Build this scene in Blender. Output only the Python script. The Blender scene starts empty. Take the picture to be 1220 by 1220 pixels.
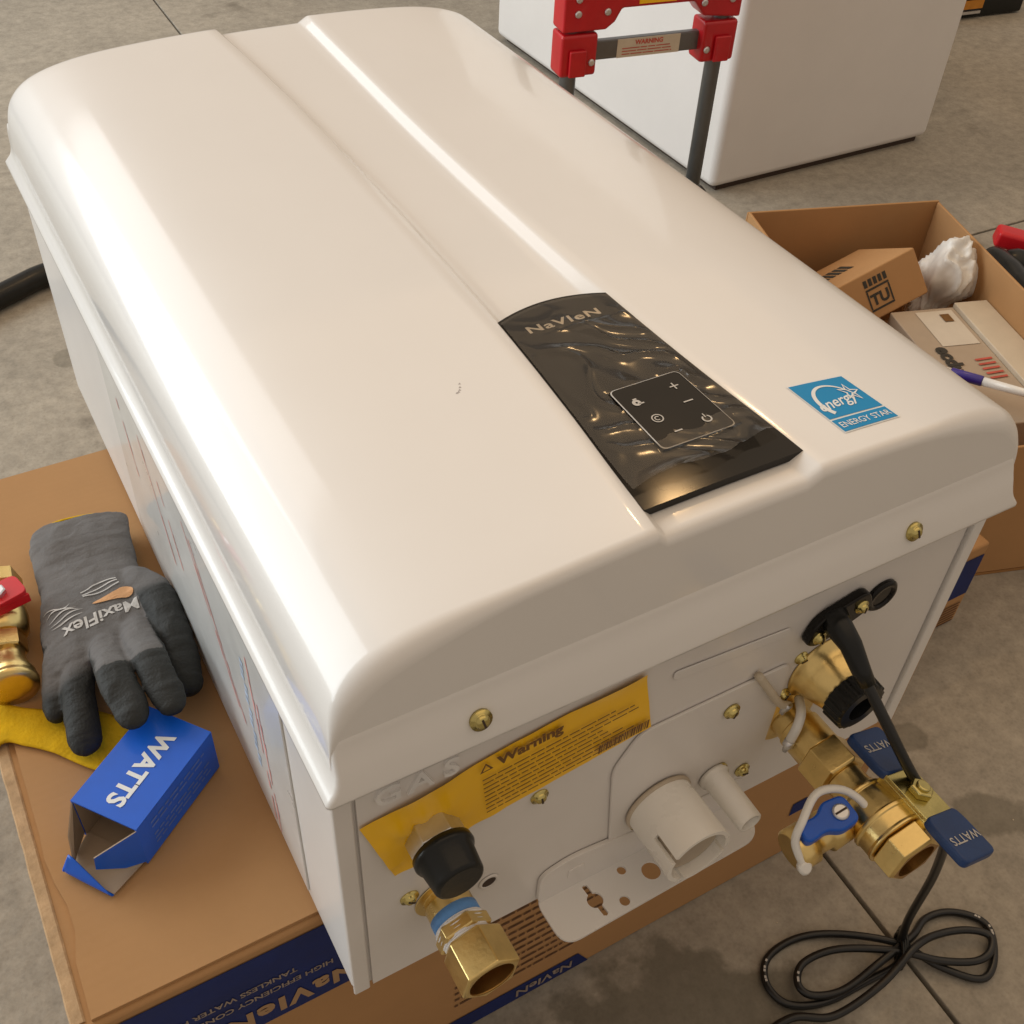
import bpy, bmesh, math, random
from mathutils import Vector, Matrix, noise
from mathutils.bvhtree import BVHTree
random.seed(7)
S = bpy.context.scene
COL = S.collection
V = Vector
PI = math.pi

# ------------------------------------------------------------------ camera
FLOOR = -0.315
cd = bpy.data.cameras.new('camera')
cam = bpy.data.objects.new('camera', cd)
COL.objects.link(cam)
cam.location = (-0.08186961, -0.27763102, 0.6772803)
cam.rotation_euler = (0.81024247, -0.04481425, -0.51482342)
cd.sensor_width = 36.0
cd.lens = 1309.9333 / 1220.0 * 36.0
cd.clip_start = 0.02
cd.clip_end = 200.0
S.camera = cam

# ------------------------------------------------------------------ world: dim warm garage interior
w = bpy.data.worlds.new('World')
S.world = w
w.use_nodes = True
bg = w.node_tree.nodes['Background']
bg.inputs['Color'].default_value = (1.0, 0.85, 0.71, 1)
bg.inputs['Strength'].default_value = 0.44
S.view_settings.view_transform = 'Standard'
S.view_settings.look = 'None'
S.view_settings.exposure = 0.0
S.view_settings.gamma = 1.0


def area_lamp(name, loc, target, sx, sy, power, color):
    l = bpy.data.lights.new(name, 'AREA')
    l.shape = 'RECTANGLE'
    l.size, l.size_y = sx, sy
    l.energy = power
    l.color = color
    o = bpy.data.objects.new(name, l)
    COL.objects.link(o)
    o.location = loc
    d = V(target) - V(loc)
    o.rotation_euler = d.to_track_quat('-Z', 'Z').to_euler()
    return o


# daylight through the open garage door on the left, added lamps for high back reflections and ceiling bounce, one bulb
area_lamp('door_daylight', (-2.8, 2.6, 1.00), (0.2, 0.3, 0.35), 4.6, 2.9, 162, (0.87, 0.96, 1.0))
area_lamp('high_reflection_lamp', (-1.30, 4.7, 3.25), (0.1, 0.4, 0.3), 2.2, 2.3, 42, (0.96, 0.98, 1.0))  # added lamp, gives the bright reflection on recess edge and left shoulder
area_lamp('ceiling_bounce_fill', (1.3, 1.0, 2.5), (1.2, 1.0, 0.0), 4.5, 4.5, 31, (1.0, 0.70, 0.40))  # fill lamp added for warm bounce off the unseen ceiling
bl = bpy.data.lights.new('ceiling_bulb', 'POINT')
bl.energy = 15
bl.color = (1.0, 0.62, 0.28)
bl.shadow_soft_size = 0.07
bo = bpy.data.objects.new('ceiling_bulb', bl)
COL.objects.link(bo)
bo.location = (1.54, 1.46, 2.2)


# ------------------------------------------------------------------ materials
def mat(name, color, rough=0.5, metal=0.0, var=0.08, vscale=12.0, bump=0.0, bscale=120.0, coat=0.0,
        rvar=0.08, color2=None, spec=0.5, stretch=None, bdist=0.001):
    m = bpy.data.materials.new(name)
    m.use_nodes = True
    nt = m.node_tree
    N, L = nt.nodes, nt.links
    b = N['Principled BSDF']
    tc = N.new('ShaderNodeTexCoord')
    src = tc.outputs['Object']
    if stretch:
        mp = N.new('ShaderNodeMapping')
        mp.inputs['Scale'].default_value = stretch
        L.new(src, mp.inputs['Vector'])
        src = mp.outputs['Vector']
    n = N.new('ShaderNodeTexNoise')
    n.inputs['Scale'].default_value = vscale
    n.inputs['Detail'].default_value = 6
    n.inputs['Roughness'].default_value = 0.65
    L.new(src, n.inputs['Vector'])
    mx = N.new('ShaderNodeMix')
    mx.data_type = 'RGBA'
    c = color
    if color2 is None:
        lo = tuple(max(0, x * (1 - var)) for x in c) + (1,)
        hi = tuple(min(1, x * (1 + var)) for x in c) + (1,)
    else:
        lo, hi = tuple(c) + (1,), tuple(color2) + (1,)
    mx.inputs['A'].default_value = lo
    mx.inputs['B'].default_value = hi
    rp = N.new('ShaderNodeMapRange')
    rp.inputs['From Min'].default_value = 0.3
    rp.inputs['From Max'].default_value = 0.7
    L.new(n.outputs['Fac'], rp.inputs['Value'])
    L.new(rp.outputs['Result'], mx.inputs['Factor'])
    L.new(mx.outputs['Result'], b.inputs['Base Color'])
    b.inputs['Metallic'].default_value = metal
    rr = N.new('ShaderNodeMapRange')
    rr.inputs['To Min'].default_value = max(0.02, rough - rvar)
    rr.inputs['To Max'].default_value = min(1, rough + rvar)
    L.new(n.outputs['Fac'], rr.inputs['Value'])
    L.new(rr.outputs['Result'], b.inputs['Roughness'])
    b.inputs['Specular IOR Level'].default_value = spec
    if coat:
        b.inputs['Coat Weight'].default_value = coat
        b.inputs['Coat Roughness'].default_value = 0.04
    if bump:
        n2 = N.new('ShaderNodeTexNoise')
        n2.inputs['Scale'].default_value = bscale
        n2.inputs['Detail'].default_value = 4
        L.new(src, n2.inputs['Vector'])
        bp = N.new('ShaderNodeBump')
        bp.inputs['Strength'].default_value = bump
        bp.inputs['Distance'].default_value = bdist
        L.new(n2.outputs['Fac'], bp.inputs['Height'])
        L.new(bp.outputs['Normal'], b.inputs['Normal'])
    return m


M = {}
M['enamel'] = mat('white_enamel', (0.80, 0.785, 0.765), 0.30, var=0.015, vscale=5, spec=0.35, coat=0.75, rvar=0.05, bump=0.03, bscale=350)
nt_ = M['enamel'].node_tree
sm_ = nt_.nodes.new('ShaderNodeTexNoise'); sm_.inputs['Scale'].default_value = 9; sm_.inputs['Detail'].default_value = 8; sm_.inputs['Roughness'].default_value = 0.7
tc3 = nt_.nodes.new('ShaderNodeTexCoord'); nt_.links.new(tc3.outputs['Object'], sm_.inputs['Vector'])
mr_ = nt_.nodes.new('ShaderNodeMapRange'); mr_.inputs['From Min'].default_value = 0.35; mr_.inputs['From Max'].default_value = 0.7
mr_.inputs['To Min'].default_value = 0.05; mr_.inputs['To Max'].default_value = 0.14
nt_.links.new(sm_.outputs['Fac'], mr_.inputs['Value']); nt_.links.new(mr_.outputs['Result'], nt_.nodes['Principled BSDF'].inputs['Coat Roughness'])
M['panel_white'] = mat('panel_enamel', (0.74, 0.71, 0.68), 0.38, var=0.03, vscale=9, coat=0.2, bump=0.04, bscale=300)
M['black_gloss'] = mat('black_gloss_plastic', (0.010, 0.009, 0.008), 0.10, var=0.2, rvar=0.03, spec=0.22)
M['black_rubber'] = mat('black_rubber', (0.008, 0.009, 0.009), 0.30, var=0.25, vscale=40, bump=0.08, bscale=300, spec=0.35)
M['black_cord'] = mat('black_cord_sheath', (0.010, 0.010, 0.010), 0.33, var=0.3, vscale=60)
M['brass'] = mat('cast_brass', (0.80, 0.60, 0.25), 0.30, metal=1.0, var=0.14, vscale=35, bump=0.12, bscale=420, rvar=0.1)
M['brass_dark'] = mat('brass_bore', (0.45, 0.26, 0.08), 0.4, metal=1.0, var=0.2, vscale=40)
M['zinc'] = mat('yellow_zinc', (0.62, 0.52, 0.20), 0.25, metal=1.0, var=0.15, vscale=80)
M['steel'] = mat('grey_steel', (0.68, 0.68, 0.69), 0.42, metal=1.0, var=0.1, vscale=50)
M['grey_alu'] = mat('grey_tube_metal', (0.16, 0.165, 0.165), 0.4, metal=0.6, var=0.1, vscale=30)
M['cardboard'] = mat('brown_cardboard', (0.44, 0.245, 0.108), 0.85, var=0.05, vscale=9, bump=0.10, bscale=240, spec=0.2)
M['cardboard_in'] = mat('brown_cardboard_inside', (0.36, 0.185, 0.07), 0.85, var=0.10, vscale=8, bump=0.2, bscale=90, spec=0.2)
M['card_edge'] = mat('cut_cardboard_edge', (0.48, 0.32, 0.18), 0.9, var=0.18, vscale=90, bump=0.5, bscale=300, spec=0.2)
for k_ in ('cardboard', 'cardboard_in'):
    nt_ = M[k_].node_tree
    wv_ = nt_.nodes.new('ShaderNodeTexWave'); wv_.bands_direction = 'Y'; wv_.inputs['Scale'].default_value = 44.0; wv_.inputs['Distortion'].default_value = 0.0
    tc2 = nt_.nodes.new('ShaderNodeTexCoord'); nt_.links.new(tc2.outputs['Object'], wv_.inputs['Vector'])
    b2 = nt_.nodes.new('ShaderNodeBump'); b2.inputs['Strength'].default_value = 0.03; b2.inputs['Distance'].default_value = 0.0012
    pb = nt_.nodes['Principled BSDF']
    old = pb.inputs['Normal'].links[0].from_socket
    nt_.links.new(old, b2.inputs['Normal']); nt_.links.new(wv_.outputs['Fac'], b2.inputs['Height']); nt_.links.new(b2.outputs['Normal'], pb.inputs['Normal'])
M['navy_print'] = mat('navy_print', (0.008, 0.020, 0.120), 0.6, var=0.2, vscale=20, spec=0.3)
M['brown_print'] = mat('brown_print', (0.16, 0.085, 0.045), 0.8, var=0.2, vscale=40, spec=0.2)
M['tan_print'] = mat('unprinted_tan', (0.38, 0.24, 0.13), 0.8, var=0.1, vscale=20, spec=0.2)
M['pale_print'] = mat('pale_tan_print', (0.30, 0.24, 0.20), 0.8, var=0.25, vscale=60, spec=0.2)
M['yellow_label'] = mat('yellow_label', (0.98, 0.55, 0.004), 0.42, var=0.05, vscale=10, coat=0.2)
M['label_ink'] = mat('label_ink', (0.16, 0.07, 0.01), 0.6, var=0.2, vscale=60)
M['blue_sticker'] = mat('blue_sticker', (0.0, 0.25, 0.54), 0.45, var=0.06, vscale=15, spec=0.3)
M['white_print'] = mat('white_print', (0.78, 0.80, 0.80), 0.45, var=0.04, vscale=30)
M['silver_print'] = mat('silver_print', (0.62, 0.56, 0.47), 0.35, metal=0.3, var=0.1, vscale=60)
M['icon_print'] = mat('grey_icon_print', (0.50, 0.48, 0.45), 0.4, var=0.1, vscale=60)
M['pvc'] = mat('white_pvc', (0.84, 0.82, 0.77), 0.28, var=0.05, vscale=25, coat=0.2)
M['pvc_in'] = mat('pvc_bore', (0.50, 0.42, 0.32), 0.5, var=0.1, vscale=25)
M['blue_handle'] = mat('navy_vinyl_grip', (0.008, 0.040, 0.150), 0.42, var=0.2, vscale=40, bump=0.1, bscale=400)
M['bright_blue'] = mat('bright_blue_plastic', (0.0, 0.085, 0.50), 0.33, var=0.1, vscale=40)
M['blue_tape'] = mat('blue_tape', (0.11, 0.30, 0.68), 0.5, var=0.15, vscale=70)
M['white_tape'] = mat('white_thread_tape', (0.8, 0.8, 0.82), 0.6, var=0.05, vscale=90, bump=0.5, bscale=300)
M['strap'] = mat('clear_white_strap', (0.74, 0.73, 0.70), 0.3, var=0.05, vscale=30, coat=0.3)
M['watts_blue'] = mat('glossy_blue_card', (0.0, 0.105, 0.62), 0.45, var=0.08, vscale=25, coat=0.15)
M['grey_card'] = mat('grey_card_inside', (0.37, 0.28, 0.20), 0.85, var=0.07, vscale=25, spec=0.2)
M['yellow_cloth'] = mat('yellow_felt_cloth', (0.66, 0.40, 0.012), 0.9, var=0.16, vscale=70, bump=0.7, bscale=260, spec=0.15)
M['red_paint'] = mat('red_paint', (0.50, 0.007, 0.014), 0.34, var=0.12, vscale=20, coat=0.2)
M['red_plastic'] = mat('red_plastic', (0.62, 0.012, 0.02), 0.38, var=0.1, vscale=30)
M['white_box'] = mat('white_box_board', (0.74, 0.715, 0.69), 0.62, var=0.035, vscale=4, bump=0.08, bscale=30, spec=0.3)
M['parcel'] = mat('kraft_grey_parcel', (0.42, 0.33, 0.24), 0.7, var=0.07, vscale=12)
M['paper'] = mat('off_white_paper', (0.62, 0.55, 0.45), 0.7, var=0.05, vscale=25)
M['cream'] = mat('cream_label', (0.60, 0.52, 0.40), 0.6, var=0.06, vscale=25)
M['bag'] = mat('crumpled_white_plastic', (0.86, 0.84, 0.80), 0.35, var=0.05, vscale=20, coat=0.2)
M['ink'] = mat('dark_ink', (0.035, 0.03, 0.022), 0.7, var=0.2, vscale=60)
M['red_ink'] = mat('red_ink', (0.52, 0.09, 0.06), 0.7, var=0.2, vscale=60)
M['faded_red'] = mat('faded_red_ink', (0.66, 0.30, 0.27), 0.5, var=0.25, vscale=60)
M['faded_blue'] = mat('faded_blue_ink', (0.45, 0.55, 0.70), 0.5, var=0.25, vscale=60)
M['side_film'] = mat('side_label_film', (0.70, 0.70, 0.68), 0.3, var=0.06, vscale=20, coat=0.4)
M['purple_ink'] = mat('violet_marker_plastic', (0.035, 0.02, 0.24), 0.3, var=0.1, vscale=60, coat=0.2)
M['orange_print'] = mat('orange_print', (0.62, 0.33, 0.15), 0.7, var=0.1, vscale=60)
M['glove_print'] = mat('glove_print', (0.52, 0.50, 0.48), 0.7, var=0.2, vscale=90)
M['case_yellow'] = mat('amber_plastic', (0.55, 0.22, 0.02), 0.4, var=0.1, vscale=60)
M['recess_shade'] = mat('painted_recess_shade', (0.05, 0.03, 0.02), 0.8, var=0.2, vscale=60)  # near-black colour stands in for shade in holes, slots and gaps
M['joint'] = mat('joint_dirt', (0.04, 0.033, 0.025), 0.95, var=0.3, vscale=60)


def concrete_material():
    m = mat('stained_concrete', (0.345, 0.312, 0.258), 0.8, spec=0.3, bump=0.5, bscale=60, var=0.16, vscale=3.5, bdist=0.002)
    nt = m.node_tree
    N, L = nt.nodes, nt.links
    b = N['Principled BSDF']
    base = b.inputs['Base Color'].links[0].from_socket
    tc = [x for x in N if x.type == 'TEX_COORD'][0]
    # fine speckle
    sp = N.new('ShaderNodeTexNoise'); sp.inputs['Scale'].default_value = 45; sp.inputs['Detail'].default_value = 8
    sp.inputs['Roughness'].default_value = 0.75
    L.new(tc.outputs['Object'], sp.inputs['Vector'])
    r = N.new('ShaderNodeMapRange'); r.inputs['From Min'].default_value = 0.35; r.inputs['From Max'].default_value = 0.65
    r.inputs['To Min'].default_value = 0.80; r.inputs['To Max'].default_value = 1.14
    L.new(sp.outputs['Fac'], r.inputs['Value'])
    mul = N.new('ShaderNodeMix'); mul.data_type = 'RGBA'; mul.blend_type = 'MULTIPLY'; mul.inputs['Factor'].default_value = 1
    L.new(base, mul.inputs['A']); L.new(r.outputs['Result'], mul.inputs['B'])
    out = mul.outputs['Result']
    gr = N.new('ShaderNodeTexVoronoi'); gr.inputs['Scale'].default_value = 210
    L.new(tc.outputs['Object'], gr.inputs['Vector'])
    g2 = N.new('ShaderNodeMapRange'); g2.inputs['From Min'].default_value = 0.0; g2.inputs['From Max'].default_value = 0.55
    g2.inputs['To Min'].default_value = 0.72; g2.inputs['To Max'].default_value = 1.10
    L.new(gr.outputs['Distance'], g2.inputs['Value'])
    mg = N.new('ShaderNodeMix'); mg.data_type = 'RGBA'; mg.blend_type = 'MULTIPLY'; mg.inputs['Factor'].default_value = 0.35
    L.new(out, mg.inputs['A']); L.new(g2.outputs['Result'], mg.inputs['B'])
    out = mg.outputs['Result']
    # scattered oil drips
    vo = N.new('ShaderNodeTexNoise'); vo.inputs['Scale'].default_value = 7.5; vo.inputs['Detail'].default_value = 5
    L.new(tc.outputs['Object'], vo.inputs['Vector'])
    r2 = N.new('ShaderNodeMapRange'); r2.inputs['From Min'].default_value = 0.63; r2.inputs['From Max'].default_value = 0.74
    r2.inputs['To Max'].default_value = 0.55
    L.new(vo.outputs['Fac'], r2.inputs['Value'])
    mx = N.new('ShaderNodeMix'); mx.data_type = 'RGBA'
    L.new(r2.outputs['Result'], mx.inputs['Factor']); L.new(out, mx.inputs['A'])
    mx.inputs['B'].default_value = (0.075, 0.06, 0.042, 1)
    out = mx.outputs['Result']
    # damp stains with ragged outlines: (x, y, radius x, radius y)
    wn = N.new('ShaderNodeTexNoise'); wn.inputs['Scale'].default_value = 17; wn.inputs['Detail'].default_value = 6
    L.new(tc.outputs['Object'], wn.inputs['Vector'])
    for (sx, sy, rx, ry, dark) in ((0.285, -0.05, 0.135, 0.085, 0.62), (0.70, -0.02, 0.05, 0.03, 0.5), (0.68, 0.10, 0.025, 0.022, 0.45),
                                   (0.13, 1.02, 0.06, 0.05, 0.45), (0.05, 1.2, 0.03, 0.025, 0.4)):
        mp = N.new('ShaderNodeMapping'); mp.vector_type = 'TEXTURE'
        mp.inputs['Location'].default_value = (sx, sy, FLOOR)
        mp.inputs['Scale'].default_value = (rx, ry, 1)
        mp.inputs['Rotation'].default_value = (0, 0, -0.5)
        L.new(tc.outputs['Object'], mp.inputs['Vector'])
        ln = N.new('ShaderNodeVectorMath'); ln.operation = 'LENGTH'
        L.new(mp.outputs['Vector'], ln.inputs[0])
        ad = N.new('ShaderNodeMath'); ad.operation = 'MULTIPLY_ADD'
        L.new(wn.outputs['Fac'], ad.inputs[0]); ad.inputs[1].default_value = -1.9
        L.new(ln.outputs['Value'], ad.inputs[2])
        rg = N.new('ShaderNodeMapRange'); rg.inputs['From Min'].default_value = -0.12; rg.inputs['From Max'].default_value = 0.06
        rg.inputs['To Min'].default_value = dark; rg.inputs['To Max'].default_value = 0
        L.new(ad.outputs['Value'], rg.inputs['Value'])
        mx = N.new('ShaderNodeMix'); mx.data_type = 'RGBA'
        L.new(rg.outputs['Result'], mx.inputs['Factor']); L.new(out, mx.inputs['A'])
        mx.inputs['B'].default_value = (0.105, 0.095, 0.068, 1)
        out = mx.outputs['Result']
    L.new(out, b.inputs['Base Color'])
    return m


M['concrete'] = concrete_material()


def film_material():
    m = bpy.data.materials.new('clear_wrinkled_film')
    m.use_nodes = True
    nt = m.node_tree; N, L = nt.nodes, nt.links
    N.remove(N['Principled BSDF'])
    out = N['Material Output']
    tr = N.new('ShaderNodeBsdfTransparent'); tr.inputs['Color'].default_value = (0.96, 0.93, 0.88, 1)
    gl = N.new('ShaderNodeBsdfGlossy'); gl.inputs['Roughness'].default_value = 0.14
    tc = N.new('ShaderNodeTexCoord')
    mp = N.new('ShaderNodeMapping'); mp.inputs['Scale'].default_value = (1.0, 0.55, 1); mp.inputs['Rotation'].default_value = (0, 0, 0.5)
    L.new(tc.outputs['Object'], mp.inputs['Vector'])
    n = N.new('ShaderNodeTexNoise'); n.inputs['Scale'].default_value = 30; n.inputs['Detail'].default_value = 1.0
    n.inputs['Distortion'].default_value = 1.2
    L.new(mp.outputs['Vector'], n.inputs['Vector'])
    bp = N.new('ShaderNodeBump'); bp.inputs['Strength'].default_value = 0.35; bp.inputs['Distance'].default_value = 0.004
    L.new(n.outputs['Fac'], bp.inputs['Height']); L.new(bp.outputs['Normal'], gl.inputs['Normal'])
    lw = N.new('ShaderNodeLayerWeight'); lw.inputs['Blend'].default_value = 0.30
    L.new(bp.outputs['Normal'], lw.inputs['Normal'])
    mr = N.new('ShaderNodeMapRange'); mr.inputs['To Min'].default_value = 0.05; mr.inputs['To Max'].default_value = 0.55
    L.new(lw.outputs['Fresnel'], mr.inputs['Value'])
    mx = N.new('ShaderNodeMixShader')
    L.new(mr.outputs['Result'], mx.inputs['Fac']); L.new(tr.outputs[0], mx.inputs[1]); L.new(gl.outputs[0], mx.inputs[2])
    L.new(mx.outputs[0], out.inputs['Surface'])
    return m


M['film'] = film_material()


def glove_material():
    m = mat('knit_and_coated_glove', (0.150, 0.142, 0.139), 0.85, var=0.12, vscale=30, bump=0.55, bscale=520, spec=0.25)
    nt = m.node_tree; N, L = nt.nodes, nt.links
    b = N['Principled BSDF']
    at = N.new('ShaderNodeAttribute'); at.attribute_name = 'coating'
    base = b.inputs['Base Color'].links[0].from_socket
    mx = N.new('ShaderNodeMix'); mx.data_type = 'RGBA'
    L.new(at.outputs['Fac'], mx.inputs['Factor']); L.new(base, mx.inputs['A']); mx.inputs['B'].default_value = (0.014, 0.0155, 0.014, 1)
    L.new(mx.outputs['Result'], b.inputs['Base Color'])
    ro = b.inputs['Roughness'].links[0].from_socket
    m2 = N.new('ShaderNodeMix'); m2.data_type = 'FLOAT'
    L.new(at.outputs['Fac'], m2.inputs[0]); L.new(ro, m2.inputs[2]); m2.inputs[3].default_value = 0.58
    L.new(m2.outputs[0], b.inputs['Roughness'])
    return m


M['glove'] = glove_material()


# ------------------------------------------------------------------ mesh helpers
class MB:
    """Collects shapes (world or thing-local coordinates) and links them as one mesh object."""
    def __init__(self):
        self.v, self.f, self.fm, self.sm = [], [], [], []
        self.mats = []

    def add(self, vs, fs, smooth=False, m=0):
        o = len(self.v)
        self.v += [tuple(x) for x in vs]
        for f in fs:
            self.f.append(tuple(i + o for i in f)); self.sm.append(smooth); self.fm.append(m)
        return self

    def box(self, lo, hi, mtx=None, m=0):
        x0, y0, z0 = lo; x1, y1, z1 = hi
        vs = [V(c) for c in ((x0, y0, z0), (x1, y0, z0), (x1, y1, z0), (x0, y1, z0), (x0, y0, z1), (x1, y0, z1), (x1, y1, z1), (x0, y1, z1))]
        if mtx: vs = [mtx @ c for c in vs]
        return self.add(vs, [(3, 2, 1, 0), (4, 5, 6, 7), (0, 1, 5, 4), (1, 2, 6, 5), (2, 3, 7, 6), (3, 0, 4, 7)], m=m)

    def lathe(self, p, axis, prof, n=32, smooth=True, phase=0.0, m=0, caps=(True, True), up=None):
        """prof: (distance along axis, radius) list. n=6 and smooth=False gives a hex."""
        p = V(p); a = V(axis).normalized()
        u = a.orthogonal().normalized() if up is None else (V(up) - V(up).dot(a) * a).normalized()
        w_ = a.cross(u)
        vs, fs = [], []
        for (t, r) in prof:
            for i in range(n):
                th = 2 * PI * i / n + phase
                vs.append(p + a * t + (u * math.cos(th) + w_ * math.sin(th)) * r)
        for k in range(len(prof) - 1):
            for i in range(n):
                j = (i + 1) % n
                fs.append((k * n + i, k * n + j, (k + 1) * n + j, (k + 1) * n + i))
        self.add(vs, fs, smooth, m)
        cf = []
        if caps[0]: cf.append(tuple(range(n - 1, -1, -1)))
        if caps[1]: cf.append(tuple((len(prof) - 1) * n + i for i in range(n)))
        o = len(self.v) - len(vs)
        for f in cf:
            self.f.append(tuple(i + o for i in f)); self.sm.append(False); self.fm.append(m)
        return self

    def tube(self, pts, r, n=12, smooth=True, m=0, caps=True, radii=None, squash=None):
        pts = [V(q) for q in pts]
        vs, fs = [], []
        t0 = (pts[1] - pts[0]).normalized()
        u = t0.orthogonal().normalized()
        for i, q in enumerate(pts):
            if i == 0: t = pts[1] - pts[0]
            elif i == len(pts) - 1: t = pts[-1] - pts[-2]
            else: t = pts[i + 1] - pts[i - 1]
            t.normalize()
            u = (u - u.dot(t) * t).normalized()
            b = t.cross(u)
            rr = radii[i] if radii else r
            for k in range(n):
                th = 2 * PI * k / n
                vs.append(q + (u * math.cos(th) + b * math.sin(th)) * rr)
        for i in range(len(pts) - 1):
            for k in range(n):
                j = (k + 1) % n
                fs.append((i * n + k, i * n + j, (i + 1) * n + j, (i + 1) * n + k))
        if caps:
            fs += [tuple(range(n - 1, -1, -1)), tuple((len(pts) - 1) * n + k for k in range(n))]
        return self.add(vs, fs, smooth, m)

    def prism(self, poly, thick, to3, m=0):
        """2-D polygon extruded by thick; to3(u, v, h) maps to space."""
        n = len(poly)
        vs = [to3(u, v, 0) for u, v in poly] + [to3(u, v, thick) for u, v in poly]
        fs = [tuple(range(n - 1, -1, -1)), tuple(range(n, 2 * n))]
        fs += [(i, (i + 1) % n, n + (i + 1) % n, n + i) for i in range(n)]
        return self.add(vs, fs, m=m)

    def grid(self, rows, smooth=True, m=0, close=False):
        nr, nc = len(rows), len(rows[0])
        vs = [q for r in rows for q in r]
        fs = []
        for i in range(nr - 1):
            for j in range(nc if close else nc - 1):
                k = (j + 1) % nc
                fs.append((i * nc + j, i * nc + k, (i + 1) * nc + k, (i + 1) * nc + j))
        return self.add(vs, fs, smooth, m)

    def build(self, name, ms, parent=None, bevel=0.0, seg=2, base=None, sharp=None, fix=True):
        if not isinstance(ms, (list, tuple)): ms = [ms]
        root = parent
        while root is not None and root.parent: root = root.parent
        off = V((0, 0, 0))
        if root is not None and not root.get('_local'): off = V(root.location)
        if base is not None: off = V(base)
        me = bpy.data.meshes.new(name)
        me.from_pydata([tuple(V(c) - off) for c in self.v], [], self.f)
        for mm in ms: me.materials.append(M[mm] if isinstance(mm, str) else mm)
        for p_, s_, k_ in zip(me.polygons, self.sm, self.fm):
            p_.use_smooth = s_; p_.material_index = k_
        if fix:
            bm = bmesh.new(); bm.from_mesh(me)
            bmesh.ops.recalc_face_normals(bm, faces=bm.faces)
            bm.to_mesh(me); bm.free()
        me.update()
        o = bpy.data.objects.new(name, me)
        COL.objects.link(o)
        if base is not None: o.location = base
        if parent is not None: o.parent = parent
        if bevel:
            b = o.modifiers.new('bevel', 'BEVEL'); b.width = bevel; b.segments = seg; b.limit_method = 'ANGLE'; b.angle_limit = 0.6
            b.harden_normals = False
            for p_ in me.polygons: p_.use_smooth = True
            o.modifiers.new('normals', 'WEIGHTED_NORMAL').keep_sharp = True
        return o


def thing(name, label, cat, loc, rot=0.0, group=None, local=False):
    o = bpy.data.objects.new(name, None)
    o.empty_display_size = 0.05
    COL.objects.link(o)
    o.location = loc; o.rotation_euler = (0, 0, rot)
    o['label'] = label; o['category'] = cat
    if group: o['group'] = group
    if local: o['_local'] = 1
    return o


def tag(o, label, cat, group=None):
    o['label'] = label; o['category'] = cat
    if group: o['group'] = group
    return o


def catmull(pts, per=8, closed=False):
    pts = [V(q) for q in pts]
    out = []
    n = len(pts)
    for i in range(n if closed else n - 1):
        g = (lambda k: pts[k % n]) if closed else (lambda k: pts[min(max(k, 0), n - 1)])
        p0, p1, p2, p3 = g(i - 1), g(i), g(i + 1), g(i + 2)
        for s in range(per):
            t = s / per
            out.append(0.5 * ((2 * p1) + (p2 - p0) * t + (2 * p0 - 5 * p1 + 4 * p2 - p3) * t * t + (3 * p1 - p0 - 3 * p2 + p3) * t ** 3))
    if not closed: out.append(pts[-1])
    return out


def interp(tab, x):
    if x <= tab[0][0]: return tab[0][1]
    for (a, b), (c, d) in zip(tab, tab[1:]):
        if x <= c:
            t = (x - a) / (c - a)
            return b + (d - b) * t
    return tab[-1][1]


def smooth_interp(tab, x):
    """Catmull-Rom through (x, y) pairs."""
    n = len(tab)
    if x <= tab[0][0]: return tab[0][1]
    if x >= tab[-1][0]: return tab[-1][1]
    for i in range(n - 1):
        if x <= tab[i + 1][0]:
            t = (x - tab[i][0]) / (tab[i + 1][0] - tab[i][0])
            g = lambda k: tab[min(max(k, 0), n - 1)][1]
            p0, p1, p2, p3 = g(i - 1), g(i), g(i + 1), g(i + 2)
            return 0.5 * (2 * p1 + (p2 - p0) * t + (2 * p0 - 5 * p1 + 4 * p2 - p3) * t * t + (3 * p1 - p0 - 3 * p2 + p3) * t ** 3)


def sstep(a, b, x):
    t = min(1, max(0, (x - a) / (b - a)))
    return t * t * (3 - 2 * t)


_tc = {}
TMP = bpy.data.scenes.new('scratch')      # empty scene used to evaluate curves and remeshes quickly


def text2d(s, size=1.0, bold=0.0, shear=0.0, align='CENTER', extrude=0.0, spacing=1.0):
    """vertices (2-D or with height) and faces of a line of lettering, vertically centred on cap height."""
    key = (s, size, bold, shear, align, extrude, spacing)
    if key in _tc: return _tc[key]
    c = bpy.data.curves.new('lettering_curve', 'FONT')
    c.body = s; c.size = size; c.offset = bold * size; c.shear = shear; c.align_x = align; c.extrude = extrude
    c.space_character = spacing; c.resolution_u = 3
    o = bpy.data.objects.new('lettering_curve', c)
    TMP.collection.objects.link(o)
    TMP.view_layers[0].update(); dg = TMP.view_layers[0].depsgraph
    me = bpy.data.meshes.new_from_object(o.evaluated_get(dg))
    vs = [(q.co.x, q.co.y - 0.34 * size, q.co.z) for q in me.vertices]
    fs = [tuple(p_.vertices) for p_ in me.polygons]
    bpy.data.meshes.remove(me); bpy.data.objects.remove(o); bpy.data.curves.remove(c)
    _tc[key] = (vs, fs)
    return vs, fs


def put_text(mb, s, fn, m=0, **k):
    vs, fs = text2d(s, **k)
    mb.add([fn(*q) for q in vs], fs, m=m)
    return mb


def plane_fn(o, ux, uy, lift=0.0, rot=0.0):
    """maps (u, v, h) to o + u*ux + v*uy + (h+lift)*normal, turned by rot in the plane"""
    o = V(o); ux = V(ux).normalized(); uy = V(uy).normalized(); nn = ux.cross(uy).normalized()
    c, s_ = math.cos(rot), math.sin(rot)
    return lambda u, v, h=0.0: o + ux * (c * u - s_ * v) + uy * (s_ * u + c * v) + nn * (h + lift)


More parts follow.
